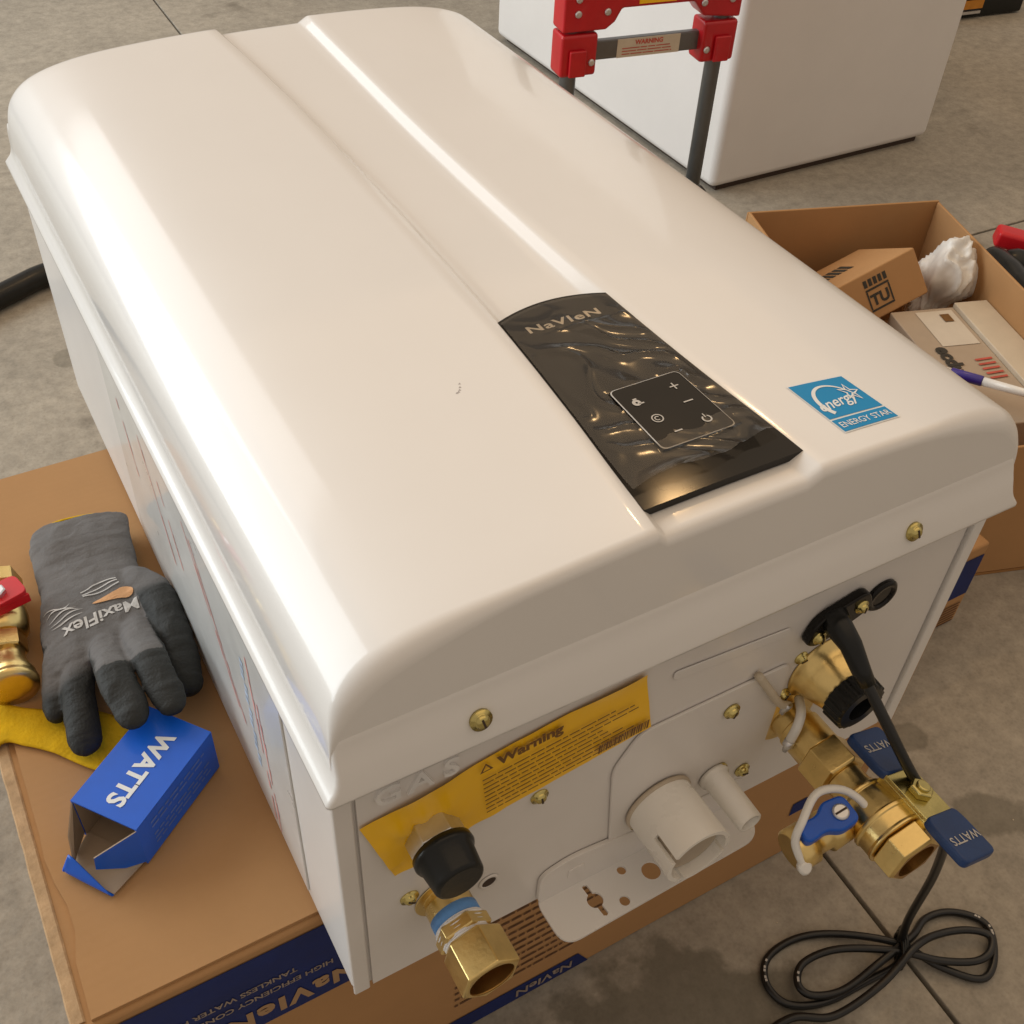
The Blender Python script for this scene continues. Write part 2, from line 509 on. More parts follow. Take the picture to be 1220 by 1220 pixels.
def dashes(mb, fn, width, nlines, pitch, th, rnd, m=0, lmin=0.004, lmax=0.016, gap=0.0022, ragged=0.2):
    """rows of word-length bars: print too small to read"""
    for i in range(nlines):
        u = 0; end = width * (1 - ragged * rnd.random())
        v = -i * pitch
        while u < end:
            l = rnd.uniform(lmin, lmax)
            l = min(l, end - u)
            if l > gap * 0.5:
                mb.add([fn(u, v), fn(u + l, v), fn(u + l, v + th), fn(u, v + th)], [(0, 1, 2, 3)], m=m)
            u += l + gap


# ------------------------------------------------------------------ floor: concrete slabs with saw-cut joints
floor = thing('floor', 'grey brown stained concrete floor with saw cut joints', 'floor', (0, 0, FLOOR))
for k in ('label', 'category'): del floor[k]
floor['kind'] = 'structure'
mb = MB(); mb.box((-9, -6, FLOOR - 0.05), (11, 11, FLOOR - 0.012)); mb.build('joint_bed', 'joint', floor)
J = Matrix.Translation((0.505, 0.0, 0)) @ Matrix.Rotation(-0.03, 4, 'Z')
jx = [-9.0, -4.4, -2.2, 0.0, 2.4, 4.8, 9.5]
jy = [-5.5, -2.0, 0.905, 3.9, 6.8, 10.5]
gw = 0.0022
for i in range(len(jx) - 1):
    for j in range(len(jy) - 1):
        mb = MB(); mb.box((jx[i] + gw, jy[j] + gw, FLOOR - 0.03), (jx[i + 1] - gw, jy[j + 1] - gw, FLOOR), J)
        mb.build('concrete_slab', 'concrete', floor, bevel=0.0015, seg=1)

# ------------------------------------------------------------------ the big carton under the heater
CX0, CX1, CY0, CY1 = -0.152, 0.556, 0.057, 0.577
carton = thing('shipping_carton', 'large brown carton with navy printed band lying under the white water heater', 'carton', (0.2, 0.3, FLOOR))
mb = MB(); mb.box((CX0, CY0, FLOOR + 0.001), (CX1, CY1, -0.0045)); mb.build('carton_body', 'cardboard', carton, bevel=0.0035, seg=3)
# top flap with a slightly wavy torn edge on the left
rnd = random.Random(3)
rows = []
for j in range(27):
    y = CY0 + 0.004 + (CY1 - CY0 - 0.008) * j / 26
    xl = CX0 + 0.010 + 0.0025 * noise.noise(V((y * 30, 3, 0))) + (0.004 if abs(y - 0.128) < 0.012 else 0)
    row = []
    for i in range(13):
        x = xl + (CX1 - 0.004 - xl) * (i / 12) ** 1.6
        row.append((x, y, -0.0012 + 0.0003 * noise.noise(V((x * 9, y * 9, 1))) ))
    rows.append(row)
mb = MB(); mb.grid(rows, smooth=False); o = mb.build('top_flap', 'cardboard', carton)
so = o.modifiers.new('thick', 'SOLIDIFY'); so.thickness = 0.003; so.offset = -1
mb = MB(); rws = []
for j in range(90):   # raw corrugated edge along the left
    y = CY0 + 0.006 + (CY1 - CY0 - 0.012) * j / 89
    a = 0.0007 * noise.noise(V((y * 60, 0, 0))); c_ = 0.0005 * noise.noise(V((y * 150, 4, 0)))
    rws.append([(CX0 - 0.0004, y, -0.0098), (CX0 - 0.0024 + a, y, -0.0090), (CX0 - 0.0026 + a, y, -0.0045), (CX0 - 0.0016 + a, y, -0.0030 + c_), (CX0 + 0.0050, y, -0.0030 + c_), (CX0 + 0.0062, y, -0.0042)])
mb.grid(rws, smooth=False)
mb.build('flap_edge', 'card_edge', carton)
fr = plane_fn((0, CY0 - 0.0008, 0), (1, 0, 0), (0, 0, 1))
mb = MB(); mb.add([fr(CX0 + 0.003, -0.110), fr(0.34, -0.110), fr(0.34, -0.0125), fr(CX0 + 0.003, -0.0125)], [(0, 1, 2, 3)])
mb.add([fr(-0.1, -0.312), fr(0.238, -0.312), fr(0.225, -0.286), fr(-0.1, -0.286)], [(0, 1, 2, 3)])
mb.add([fr(0.455, -0.235), fr(0.473, -0.235), fr(0.473, -0.215), fr(0.455, -0.215)], [(0, 1, 2, 3)])
mb.build('printed_band', 'navy_print', carton)
mb = MB()
# upside-down brand lettering: the carton stands on its head
put_text(mb, 'NaVIeN', plane_fn((-0.026, CY0 - 0.0014, -0.0915), (-1, 0, 0), (0, 0, -1)), size=0.026, bold=0.04, spacing=1.15)
mb.build('brand_lettering', 'tan_print', carton)
mb = MB()
put_text(mb, 'HIGH EFFICIENCY CONDENSING', plane_fn((-0.058, CY0 - 0.0014, -0.0660), (-1, 0, 0), (0, 0, -1)), size=0.0085, bold=0.02)
mb.build('band_lettering', 'pale_print', carton)
mb = MB(); put_text(mb, 'TANKLESS WATER HEATER', plane_fn((-0.072, CY0 - 0.0014, -0.0525), (-1, 0, 0), (0, 0, -1)), size=0.0085, bold=0.02)
mb.build('band_lettering', 'pale_print', carton)
mb = MB(); put_text(mb, 'NaVIeN', plane_fn((0.19, CY0 - 0.0014, -0.299), (-1, 0, 0), (0, 0, -1)), size=0.018, bold=0.02)
mb.build('band_lettering', 'pale_print', carton)
mb = MB(); rnd = random.Random(11)
dashes(mb, fr_ := plane_fn((0.10, CY0 - 0.0008, -0.128), (1, 0, 0), (0, 0, 1)), 0.165, 12, 0.0118, 0.0030, rnd, lmin=0.003, lmax=0.016, gap=0.0018, ragged=0.3)
mb.build('fine_print', 'brown_print', carton)['kind'] = 'stuff'

# ------------------------------------------------------------------ the water heater
W, L = 0.44, 0.684
HX, XC = 0.22, 0.22
Z1 = 0.2315
heater = thing('water_heater', 'white wall mounted tankless water heater lying on its back on the brown carton', 'water heater', (0.22, 0.34, 0))

PROF = [(0.0, 0.3225), (0.045, 0.3221), (0.09, 0.3208), (0.125, 0.3188), (0.15, 0.3163), (0.17, 0.3128), (0.185, 0.3086), (0.197, 0.3033),
        (0.206, 0.2964), (0.2125, 0.2880), (0.2160, 0.2790), (0.2178, 0.2695), (0.2186, 0.2615), (0.2190, 0.2550)]
XL = [(-0.02, 0.1695), (0.012, 0.172), (0.10, 0.180), (0.18, 0.1855), (0.30, 0.1885), (0.45, 0.1895), (0.55, 0.188), (0.70, 0.182)]
XR = [(-0.02, 0.2735), (0.012, 0.271), (0.10, 0.264), (0.18, 0.2600), (0.30, 0.2585), (0.42, 0.2590), (0.55, 0.2630), (0.70, 0.268)]
DEPTH = 0.0053


def crown(x):
    return smooth_interp(PROF[:9], min(abs(x - XC), 0.205))


def recess(x, y):
    xl, xr = smooth_interp(XL, y), smooth_interp(XR, y)
    def ramp(t, e=0.12):
        t = min(1, max(0, t))
        if t < e: return t * t / (2 * e * (1 - e))
        if t > 1 - e: return 1 - (1 - t) ** 2 / (2 * e * (1 - e))
        return (t - e / 2) / (1 - e)
    return DEPTH * ramp((x - xl) / 0.0060, 0.06) * (1 - ramp((x - xr + 0.0105) / 0.0105))


FR, FY = 0.0060, -0.0045


def fillet_drop(y):
    if y < FY + FR:
        c = min(1, max(0, 1 - (y - FY) / FR))
        return FR * (1 - math.sqrt(max(0, 1 - c * c)))
    return 0.0


def cover_z(x, y):
    return crown(x) - fillet_drop(y)


# cover shell: section swept along the length, rounded over at both ends
side = catmull([V((a, b, 0)) for a, b in PROF[2:]], 4)       # from hx .09 outwards and down
side = [(q.x, q.y) for q in side]
rows = []
K = 12
phis = [PI / 2 * k / K for k in range(K + 1)]
ny = 60
SEC = [('f', a) for a in phis] + [('m', FY + 0.026 + (L - 0.046 - FY) * k / ny) for k in range(ny + 1)] + [('b', a) for a in phis[1:]]


def lin(a, b, n): return [a + (b - a) * i / n for i in range(n)]


for kind, val in SEC:
    y = val if kind == 'm' else (FY + 0.004 if kind == 'f' else L - 0.01)
    xl, xr = smooth_interp(XL, y), smooth_interp(XR, y)
    xs = lin(XC - 0.09, xl, 6) + lin(xl, xl + 0.0060, 10) + lin(xl + 0.0060, xr - 0.0105, 8) + lin(xr - 0.0105, xr, 8) + lin(xr, XC + 0.09, 6)
    sec = [(XC - a, b) for a, b in reversed(side)] + [(x, crown(x) - recess(x, y)) for x in xs[1:]] + [(XC + a, b) for a, b in side]
    out = []
    for i, (x, z) in enumerate(sec):
        hx_ = abs(x - XC)
        r_ = FR + sstep(0.11, 0.19, hx_) * 0.0050 * sstep(0.270, 0.300, z) - 0.0050 * sstep(0.18, 0.205, hx_) * (1 - sstep(0.256, 0.285, z)) if kind == 'f' else 0.02
        if kind == 'm':
            out.append((x, y, z)); continue
        d = r_ * (1 - math.sin(val)) if kind == 'f' else r_ * (1 - math.cos(val))
        yy = FY + r_ * (1 - math.cos(val)) if kind == 'f' else L - 0.02 + r_ * math.sin(val)
        a = sec[max(i - 1, 0)]; b = sec[min(i + 1, len(sec) - 1)]
        tx, tz = b[0] - a[0], b[1] - a[1]
        l = math.hypot(tx, tz) or 1
        if XC - 0.09 < x < XC + 0.09: nx, nz = 0.0, -1.0
        else: nx, nz = tz / l, -tx / l
        out.append((x + nx * d, yy, z + nz * d))
    rows.append(out)
mb = MB()
mb.grid(rows)
nsec = len(rows[0])
for r, yy in ((rows[0], 0), (rows[-1], 1)):
    lo = [(x, y, 0.252) for x, y, z in r]
    mb.grid([r, [(x, y, max(0.2545, z - (z - 0.2545) * 0.5)) for x, y, z in r], lo], smooth=False)
mb.grid([[q for q in [r[0] for r in rows]], [(r[0][0], r[0][1], 0.246) for r in rows]])
mb.grid([[q for q in [r[-1] for r in rows]], [(r[-1][0], r[-1][1], 0.246) for r in rows]])


def rrect(hx, yf, yb, rad, z, n=6):
    out = []
    for cx, cy, a0 in ((XC + hx - rad, yf + rad, -PI / 2), (XC + hx - rad, yb - rad, 0), (XC - hx + rad, yb - rad, PI / 2), (XC - hx + rad, yf + rad, PI)):
        for k in range(n + 1):
            a = a0 + PI / 2 * k / n
            out.append((cx + rad * math.cos(a), cy + rad * math.sin(a), z))
    return out


# flange round the bottom of the cover: a downturned front edge, thin lip along the sides
fl = [(0.2225, -0.0112, 0.2330, .003), (0.2245, -0.0128, 0.2314, .003), (0.2258, -0.0138, 0.2318, .003), (0.2257, -0.0138, 0.2335, .003), (0.2236, -0.0133, 0.2362, .003), (0.2212, -0.0126, 0.2395, .003), (0.2197, -0.0118, 0.2430, .003),
      (0.2188, -0.0106, 0.2475, .003), (0.2186, -0.0090, 0.2520, .003), (0.2184, -0.0073, 0.2560, .003), (0.2182, -0.0060, 0.2598, .003), (0.2178, -0.0051, 0.2635, .004), (0.2172, -0.0047, 0.2668, .0045), (0.2160, -0.0040, 0.2680, .005)]
lrows = [rrect(h, yf, L + (h - 0.2190) * 0.6, rd, z) for h, yf, z, rd in fl]
mb.grid(lrows, close=True)
mb.build('front_cover', 'enamel', heater)

# back casing (sheet metal box) with folded front edges
mb = MB()
mb.box((0.0005, 0.0022, 0.0005), (W - 0.0005, L - 0.006, 0.240))
mb.build('casing', 'panel_white', heater, bevel=0.003, seg=3)
mb = MB(); mb.box((0.0, -0.0008, 0.0), (0.0105, 0.0019, 0.240)); mb.build('casing_edge', 'panel_white', heater, bevel=0.0012)
mb = MB(); mb.box((W - 0.0105, -0.0030, 0.0), (W, 0.0019, 0.240)); mb.build('casing_edge', 'enamel', heater, bevel=0.0012)
PF = plane_fn((0, -0.0004, 0), (1, 0, 0), (0, 0, 1))     # bottom panel, normal -y: u = x, v = z, +h sticks out


def PP(x, z, h=0.0): return V((x, -0.0004 - h, z))


# bottom panel with the shade of openings painted as dark discs, raised pressings
mb = MB(); mb.box((0.0125, 0.0, 0.002), (W - 0.0125, 0.0018, 0.240)); mb.build('bottom_panel', 'panel_white', heater)


def round_poly(pts, r, n=5):
    out = []
    m_ = len(pts)
    for i in range(m_):
        a, b, c = V(pts[i - 1]).to_2d(), V(pts[i]).to_2d(), V(pts[(i + 1) % m_]).to_2d()
        u, v = (a - b).normalized(), (c - b).normalized()
        rr = min(r, (a - b).length * 0.45, (c - b).length * 0.45)
        p0, p2 = b + u * rr, b + v * rr
        for k in range(n + 1):
            t = k / n
            q = p0 * (1 - t) ** 2 + b * 2 * t * (1 - t) + p2 * t * t
            out.append((q.x, q.y))
    return out


def on_panel(h0): return lambda u, v, h: PP(u, v, h0 + h)


mb = MB()
mb.prism(round_poly([(0.203, 0.196), (0.290, 0.188), (0.291, 0.180), (0.204, 0.188)], 0.004), 0.0012, on_panel(0))
mb.prism(round_poly([(0.171, 0.122), (0.187, 0.150), (0.300, 0.150), (0.300, 0.028), (0.180, 0.028)], 0.008), 0.0020, on_panel(0))
mb.prism(round_poly([(0.127, 0.001), (0.127, 0.036), (0.150, 0.042), (0.208, 0.034), (0.29, 0.034), (0.29, 0.001)], 0.009), 0.0032, on_panel(0))
mb.prism(round_poly([(0.148, 0.018), (0.160, 0.018), (0.160, 0.028), (0.148, 0.028)], 0.002), 0.0040, on_panel(0))
mb.build('pressed_ribs', 'panel_white', heater, bevel=0.0012)
mb = MB()
put_text(mb, 'G', lambda u, v, h: PP(0.029 + u, 0.2025 + v, 0.0003 + h), size=0.021, bold=0.012, extrude=0.0011)
put_text(mb, 'A', lambda u, v, h: PP(0.047 + u, 0.2025 + v, 0.0003 + h), size=0.021, bold=0.012, extrude=0.0011)
put_text(mb, 'S', lambda u, v, h: PP(0.064 + u, 0.2025 + v, 0.0003 + h), size=0.021, bold=0.012, extrude=0.0011)
mb.build('embossed_lettering', 'enamel', heater)
# opening in the panel, its shade painted as a dark disc
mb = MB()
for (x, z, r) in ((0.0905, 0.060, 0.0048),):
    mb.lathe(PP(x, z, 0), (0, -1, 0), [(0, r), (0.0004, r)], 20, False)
mb.build('painted_hole', 'recess_shade', heater)
mb = MB()
for (x, z, r) in ((0.0905, 0.060, 0.0062),):
    mb.lathe(PP(x, z, 0), (0, -1, 0), [(0, r + 0.0006), (0.0008, r), (0.0008, r - 0.0014), (0.0002, r - 0.0014)], 20, True, caps=(False, False))
mb.build('hole_rim', 'panel_white', heater)


def screw(pos, axis=(0, -1, 0), r=0.0052, name='screw', parent=heater, tilt=0.4):
    mb = MB()
    mb.lathe(pos, axis, [(-0.001, r * 1.45), (0.0009, r * 1.45), (0.0010, r), (0.0018, r), (0.0034, r * 0.72), (0.0038, r * 0.4)], 20, True)
    a = V(axis); u = a.orthogonal().normalized(); w_ = a.cross(u)
    d = (u * math.cos(tilt) + w_ * math.sin(tilt)); e = a.cross(d)
    p = V(pos) + a * 0.0031
    vs = [p + d * s1 * r * 0.66 + e * s2 * r * 0.14 + a * h for h in (0, 0.0009) for s1, s2 in ((-1, -1), (1, -1), (1, 1), (-1, 1))]
    mb.add(vs, [(4, 5, 6, 7), (0, 1, 5, 4), (1, 2, 6, 5), (2, 3, 7, 6), (3, 0, 4, 7)], m=1)
    return mb.build(name, ['zinc', 'recess_shade'], parent)


for x, z in ((0.074, 0.2478), (0.355, 0.2473)):
    screw((x, -0.0113, z), axis=(0, -0.965, 0.26), r=0.0041, tilt=1.0)
for x, z, h in ((0.121, 0.131, 0), (0.257, 0.129, 0.0032), (0.285, 0.045, 0.0032), (0.199, 0.045, 0.0032), (0.0385, 0.088, 0), (0.262, 0.062, 0.0032), (0.304, 0.113, 0)):
    screw(PP(x, z, h), r=0.0040, tilt=random.uniform(0, 3))

# wall bracket tab: one plate with real holes
def plate_with_holes(outline, holes, z0, z1, name, m, parent, bevel=0.0006):
    from mathutils.geometry import delaunay_2d_cdt
    pts = [V(q) for q in outline]; edges = [(i, (i + 1) % len(outline)) for i in range(len(outline))]
    faces = [list(range(len(outline)))]
    loops = [list(range(len(outline)))]
    for hpoly in holes:
        o = len(pts); k = len(hpoly)
        pts += [V(q) for q in hpoly]
        edges += [(o + i, o + (i + 1) % k) for i in range(k)]
        loops.append(list(range(o, o + k)))
    vs, es, fs, ov, oe, of = delaunay_2d_cdt(pts, edges, [], 0, 1e-6)

    def inside(pt, poly):
        c = False; n = len(poly)
        for i in range(n):
            x1, y1 = poly[i]; x2, y2 = poly[i - 1]
            if (y1 > pt[1]) != (y2 > pt[1]) and pt[0] < (x2 - x1) * (pt[1] - y1) / (y2 - y1) + x1: c = not c
        return c
    keep = []
    for f in fs:
        cx = sum(vs[i].x for i in f) / len(f); cy = sum(vs[i].y for i in f) / len(f)
        if inside((cx, cy), outline) and not any(inside((cx, cy), h) for h in holes): keep.append(tuple(f))
    n = len(vs)
    mb = MB()
    allv = [(q.x, q.y, z0) for q in vs] + [(q.x, q.y, z1) for q in vs]
    fcs = [tuple(reversed(f)) for f in keep] + [tuple(i + n for i in f) for f in keep]
    ec = {}
    for f in keep:
        for i in range(len(f)):
            a, b = f[i], f[(i + 1) % len(f)]
            ec.setdefault((min(a, b), max(a, b)), []).append((a, b))
    for k, lst in ec.items():
        if len(lst) == 1:
            a, b = lst[0]; fcs.append((a, b, b + n, a + n))
    mb.add(allv, fcs)
    return mb.build(name, m, parent)


def circ(x, y, r, n=18): return [(x + r * math.cos(2 * PI * i / n), y + r * math.sin(2 * PI * i / n)) for i in range(n)]


def keyhole(x, y, ang, L1, wd, r):
    pts = []
    a0 = math.asin(wd / r)
    for s in (1, -1):
        pts += [(s * L1, -s * wd), (s * L1 + s * wd * 0.6, 0), (s * L1, s * wd)]
        n = 7
        for k in range(n + 1):
            a = a0 + (PI - 2 * a0) * k / n
            pts.append((s * r * math.cos(a), s * r * math.sin(a)))
    c, s_ = math.cos(ang), math.sin(ang)
    return [(x + c * u - s_ * v, y + s_ * u + c * v) for u, v in pts]


outl = round_poly([(0.1265, 0.003), (0.1275, -0.0365), (0.2875, -0.0335), (0.2950, 0.003)], 0.013, 7)
plate_with_holes(outl, [keyhole(0.1615, -0.0190, -PI / 2 + 0.1, 0.0115, 0.0019, 0.0055), circ(0.1885, -0.0095, 0.0032), circ(0.2060, -0.0190, 0.0066), circ(0.1785, -0.0285, 0.0036)],
                 0.0010, 0.0030, 'wall_bracket', 'enamel', heater)

# yellow warning label, glued on a little crooked and torn round the gas nut
LA = [(0.0125, 0.184), (0.040, 0.189), (0.068, 0.1935), (0.100, 0.199), (0.130, 0.203), (0.182, 0.2085)]
LB = [(0.030, 0.122), (0.050, 0.130), (0.076, 0.136), (0.100, 0.139), (0.130, 0.143), (0.194, 0.152)]
rows = []
for j in range(9):
    t = j / 8
    rows.append([])
    for i in range(61):
        s = i / 60 * (len(LA) - 1); k = min(int(s), len(LA) - 2); f = s - k
        a = V((LA[k][0] + (LA[k + 1][0] - LA[k][0]) * f, LA[k][1] + (LA[k + 1][1] - LA[k][1]) * f))
        b = V((LB[k][0] + (LB[k + 1][0] - LB[k][0]) * f, LB[k][1] + (LB[k + 1][1] - LB[k][1]) * f))
        q = a.lerp(b, t)
        d = (q - V((0.0475, 0.150))).length
        h = 0.0012 + 0.0032 * math.exp(-((d - 0.02) / 0.008) ** 2) * (0.5 + 0.5 * math.sin(math.atan2(q.y - 0.150, q.x - 0.0475) * 9)) + 0.0009 * max(0, noise.noise(V((q.x * 60, q.y * 60, 2))))
        if t == 0: h += 0.0014 * max(0, math.sin((q.x - 0.02) * 55))
        rows[-1].append(tuple(PP(q.x, q.y, h)))
mb = MB(); mb.grid(rows); lab = mb.build('warning_label', 'yellow_label', heater)
ang = math.atan2(0.0092, 0.085)
wf = lambda u, v, h=0.0: PP(0.084 + u * math.cos(ang) - v * math.sin(ang), 0.1915 + u * math.sin(ang) + v * math.cos(ang), 0.0031)
mb = MB()
put_text(mb, 'Warning', lambda u, v, h: wf(u + 0.006, v - 0.0005), size=0.0112, bold=0.04, align='LEFT')
mb.add([wf(-0.005, -0.004), wf(0.003, -0.004), wf(-0.001, 0.0035), wf(-0.005 + 0.0018, -0.0031), wf(0.003 - 0.0018, -0.0031), wf(-0.001, 0.0017)],
       [(0, 1, 4, 3), (1, 2, 5, 4), (2, 0, 3, 5)])
mb.build('label_heading', 'label_ink', lab)
mb = MB(); rnd = random.Random(5)
dashes(mb, lambda u, v: wf(u - 0.004, v - 0.0118), 0.098, 9, 0.0042, 0.00105, rnd, lmin=0.003, lmax=0.010, gap=0.0010, ragged=0.25)
mb.build('label_fine_print', 'label_ink', lab)['kind'] = 'stuff'
mb = MB(); rnd = random.Random(6); u = 0.0
while u < 0.034:
    bw = rnd.choice((0.0005, 0.0009, 0.0014)); mb.add([PP(0.156 + u, 0.1525 + u * 0.11, 0.0032), PP(0.156 + u + bw, 0.1525 + (u + bw) * 0.11, 0.0032), PP(0.156 + u + bw, 0.1605 + (u + bw) * 0.11, 0.0032), PP(0.156 + u, 0.1605 + u * 0.11, 0.0032)], [(0, 1, 2, 3)])
    u += bw + rnd.choice((0.0003, 0.0005))
mb.build('label_barcode', 'label_ink', lab)

# gas inlet: grey hex nut and black plastic cap
gx, gz = 0.0520, 0.152
mb = MB(); mb.lathe(PP(gx, gz, 0.0004), (0, -1, 0), [(0, 0.0145), (0.001, 0.0162), (0.0125, 0.0162), (0.0135, 0.0145)], 6, False, up=(1, 0, 0.15)); nut = mb.build('gas_nut', 'steel', heater, bevel=0.0007)
mb = MB(); mb.lathe(PP(gx, gz, 0.0135), (0, -1, 0), [(0, 0.0155), (0.0005, 0.0172), (0.004, 0.0175), (0.0055, 0.0168), (0.0065, 0.0156), (0.0200, 0.0142), (0.0215, 0.0134), (0.0222, 0.0118)], 40)
mb.build('gas_cap', 'black_rubber', heater)

# brass union on the lower left with blue tape
ux_, uz_ = 0.0600, 0.0715
mb = MB()
mb.lathe(PP(ux_, uz_, 0.0), (0, -1, 0), [(0, 0.0185), (0.0008, 0.0185), (0.001, 0.0130), (0.004, 0.0130), (0.005, 0.0143), (0.020, 0.0143), (0.021, 0.0130)], 36)
mb.lathe(PP(ux_, uz_, 0.0215), (0, -1, 0), [(0, 0.0160), (0.0012, 0.0172), (0.0075, 0.0172), (0.0085, 0.0160)], 6, False, up=(1, 0, 0.35))
un = mb.build('brass_union', 'brass', heater, bevel=0.0006)
mb = MB()
mb.lathe(PP(ux_, uz_, 0.0130), (0, -1, 0), [(0, 0.0143), (0.0001, 0.0148), (0.0075, 0.0149), (0.0076, 0.0143)], 36, caps=(False, False)); mb.build('blue_band', 'blue_tape', un)
mb = MB()
for k in range(9):
    mb.lathe(PP(ux_, uz_, 0.0200 + k * 0.0013), (0, -1, 0), [(0, 0.0130), (0.0003, 0.0152 - 0.00012 * k + 0.0006 * (k % 2)), (0.0011, 0.0150 - 0.0001 * k), (0.0014, 0.0130)], 30, caps=(False, False))
mb.build('thread_tape', 'white_tape', un)
mb = MB()   # hollow hex nut on the end
c0 = PP(ux_ + 0.0015, uz_ - 0.001, 0.0315)
mb.lathe(c0, (0, -1, 0), [(0, 0.0110), (0.0002, 0.0172), (0.0016, 0.0190), (0.0245, 0.0190), (0.0255, 0.0174)], 6, False, up=(1, 0, 0.35), caps=(True, False))
mb.lathe(c0 + V((0, -0.0255, 0)), (0, 1, 0), [(0, 0.0150), (0.0004, 0.0142), (0.020, 0.0140), (0.0205, 0.010), (0.0205, 0.004)], 36, caps=(False, True), m=1)
vs = []
for i in range(36):
    a = 2 * PI * i / 36
    vs.append(a)
mb.build('union_nut', ['brass', 'brass_dark'], un, bevel=0.0008)
mb = MB()   # annulus closing the end of the nut
a_ = V((0, -1, 0)); u0 = V((1, 0, 0.35)).normalized(); w0 = a_.cross(u0)
ring_o, ring_i = [], []
for i in range(36):
    th = 2 * PI * i / 36
    rh = 0.0174 * math.cos(PI / 6) / math.cos((th % (PI / 3)) - PI / 6)
    d_ = u0 * math.cos(th) + w0 * math.sin(th)
    ring_o.append(c0 + V((0, -0.0255, 0)) + d_ * rh); ring_i.append(c0 + V((0, -0.0255, 0)) + d_ * 0.0142)
mb.grid([ring_o, ring_i], close=True, smooth=False)
mb.build('nut_rim', 'brass', un)

# white condensate pipe, slotted, and a thin white tube beside it
cx_, cz_ = 0.2130, 0.0600
mb = MB()
n = 64; R_ = 0.0235; rows_o, rows_i = [], []
end = lambda i: -0.0515
def pipe_pt(th, y, r): return (cx_ + r * math.sin(th), y, cz_ + r * math.cos(th))
SL = (1.9, 3.6, 5.2)            # slot angles
def in_slot(th): return any(abs((th - s + PI) % (2 * PI) - PI) < 0.075 for s in SL)
ths = [2 * PI * i / 96 for i in range(96)]
yA, yB, yC = -0.003, -0.028, -0.0475
vs, fs = [], []
def quad(a, b, c, d): 
    o = len(vs); vs.extend([a, b, c, d]); fs.append((o, o + 1, o + 2, o + 3))
for i in range(96):
    t0, t1 = ths[i], ths[(i + 1) % 96]; tm = t0 + PI / 96
    yo = yB if in_slot(tm) else yC
    quad(pipe_pt(t0, yA, R_), pipe_pt(t1, yA, R_), pipe_pt(t1, yo, R_), pipe_pt(t0, yo, R_))
    quad(pipe_pt(t0, yA, R_ - 0.003), pipe_pt(t0, yo, R_ - 0.003), pipe_pt(t1, yo, R_ - 0.003), pipe_pt(t1, yA, R_ - 0.003))
    quad(pipe_pt(t0, yo, R_), pipe_pt(t1, yo, R_), pipe_pt(t1, yo, R_ - 0.003), pipe_pt(t0, yo, R_ - 0.003))
    tp = t0 - PI / 96
    if in_slot(tm) != in_slot(tp):
        quad(pipe_pt(t0, yB, R_), pipe_pt(t0, yC, R_), pipe_pt(t0, yC, R_ - 0.003), pipe_pt(t0, yB, R_ - 0.003))
bmv = MB(); bmv.add(vs, fs, True)
cp = bmv.build('condensate_pipe', 'pvc', heater, fix=False)
bmm = bmesh.new(); bmm.from_mesh(cp.data); bmesh.ops.remove_doubles(bmm, verts=bmm.verts, dist=1e-5); bmesh.ops.recalc_face_normals(bmm, faces=bmm.faces)
for e in bmm.edges:
    if e.is_manifold and e.calc_face_angle(0) > 0.6: e.smooth = False
bmm.to_mesh(cp.data); bmm.free()
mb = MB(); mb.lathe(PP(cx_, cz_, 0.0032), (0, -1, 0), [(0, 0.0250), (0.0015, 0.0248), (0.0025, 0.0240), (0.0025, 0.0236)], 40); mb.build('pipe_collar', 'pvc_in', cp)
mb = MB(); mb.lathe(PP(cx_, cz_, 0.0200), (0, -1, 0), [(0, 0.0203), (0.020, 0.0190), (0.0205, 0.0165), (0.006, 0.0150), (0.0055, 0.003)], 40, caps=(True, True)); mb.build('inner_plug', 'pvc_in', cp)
mb = MB(); mb.lathe(PP(0.2575, 0.0580, 0.0030), (0, -1, 0), [(0, 0.0112), (0.003, 0.0110), (0.004, 0.0094), (0.0395, 0.0086), (0.0402, 0.0078), (0.0402, 0.0060), (0.030, 0.0058)], 32); mb.build('relief_tube', 'pvc', heater)

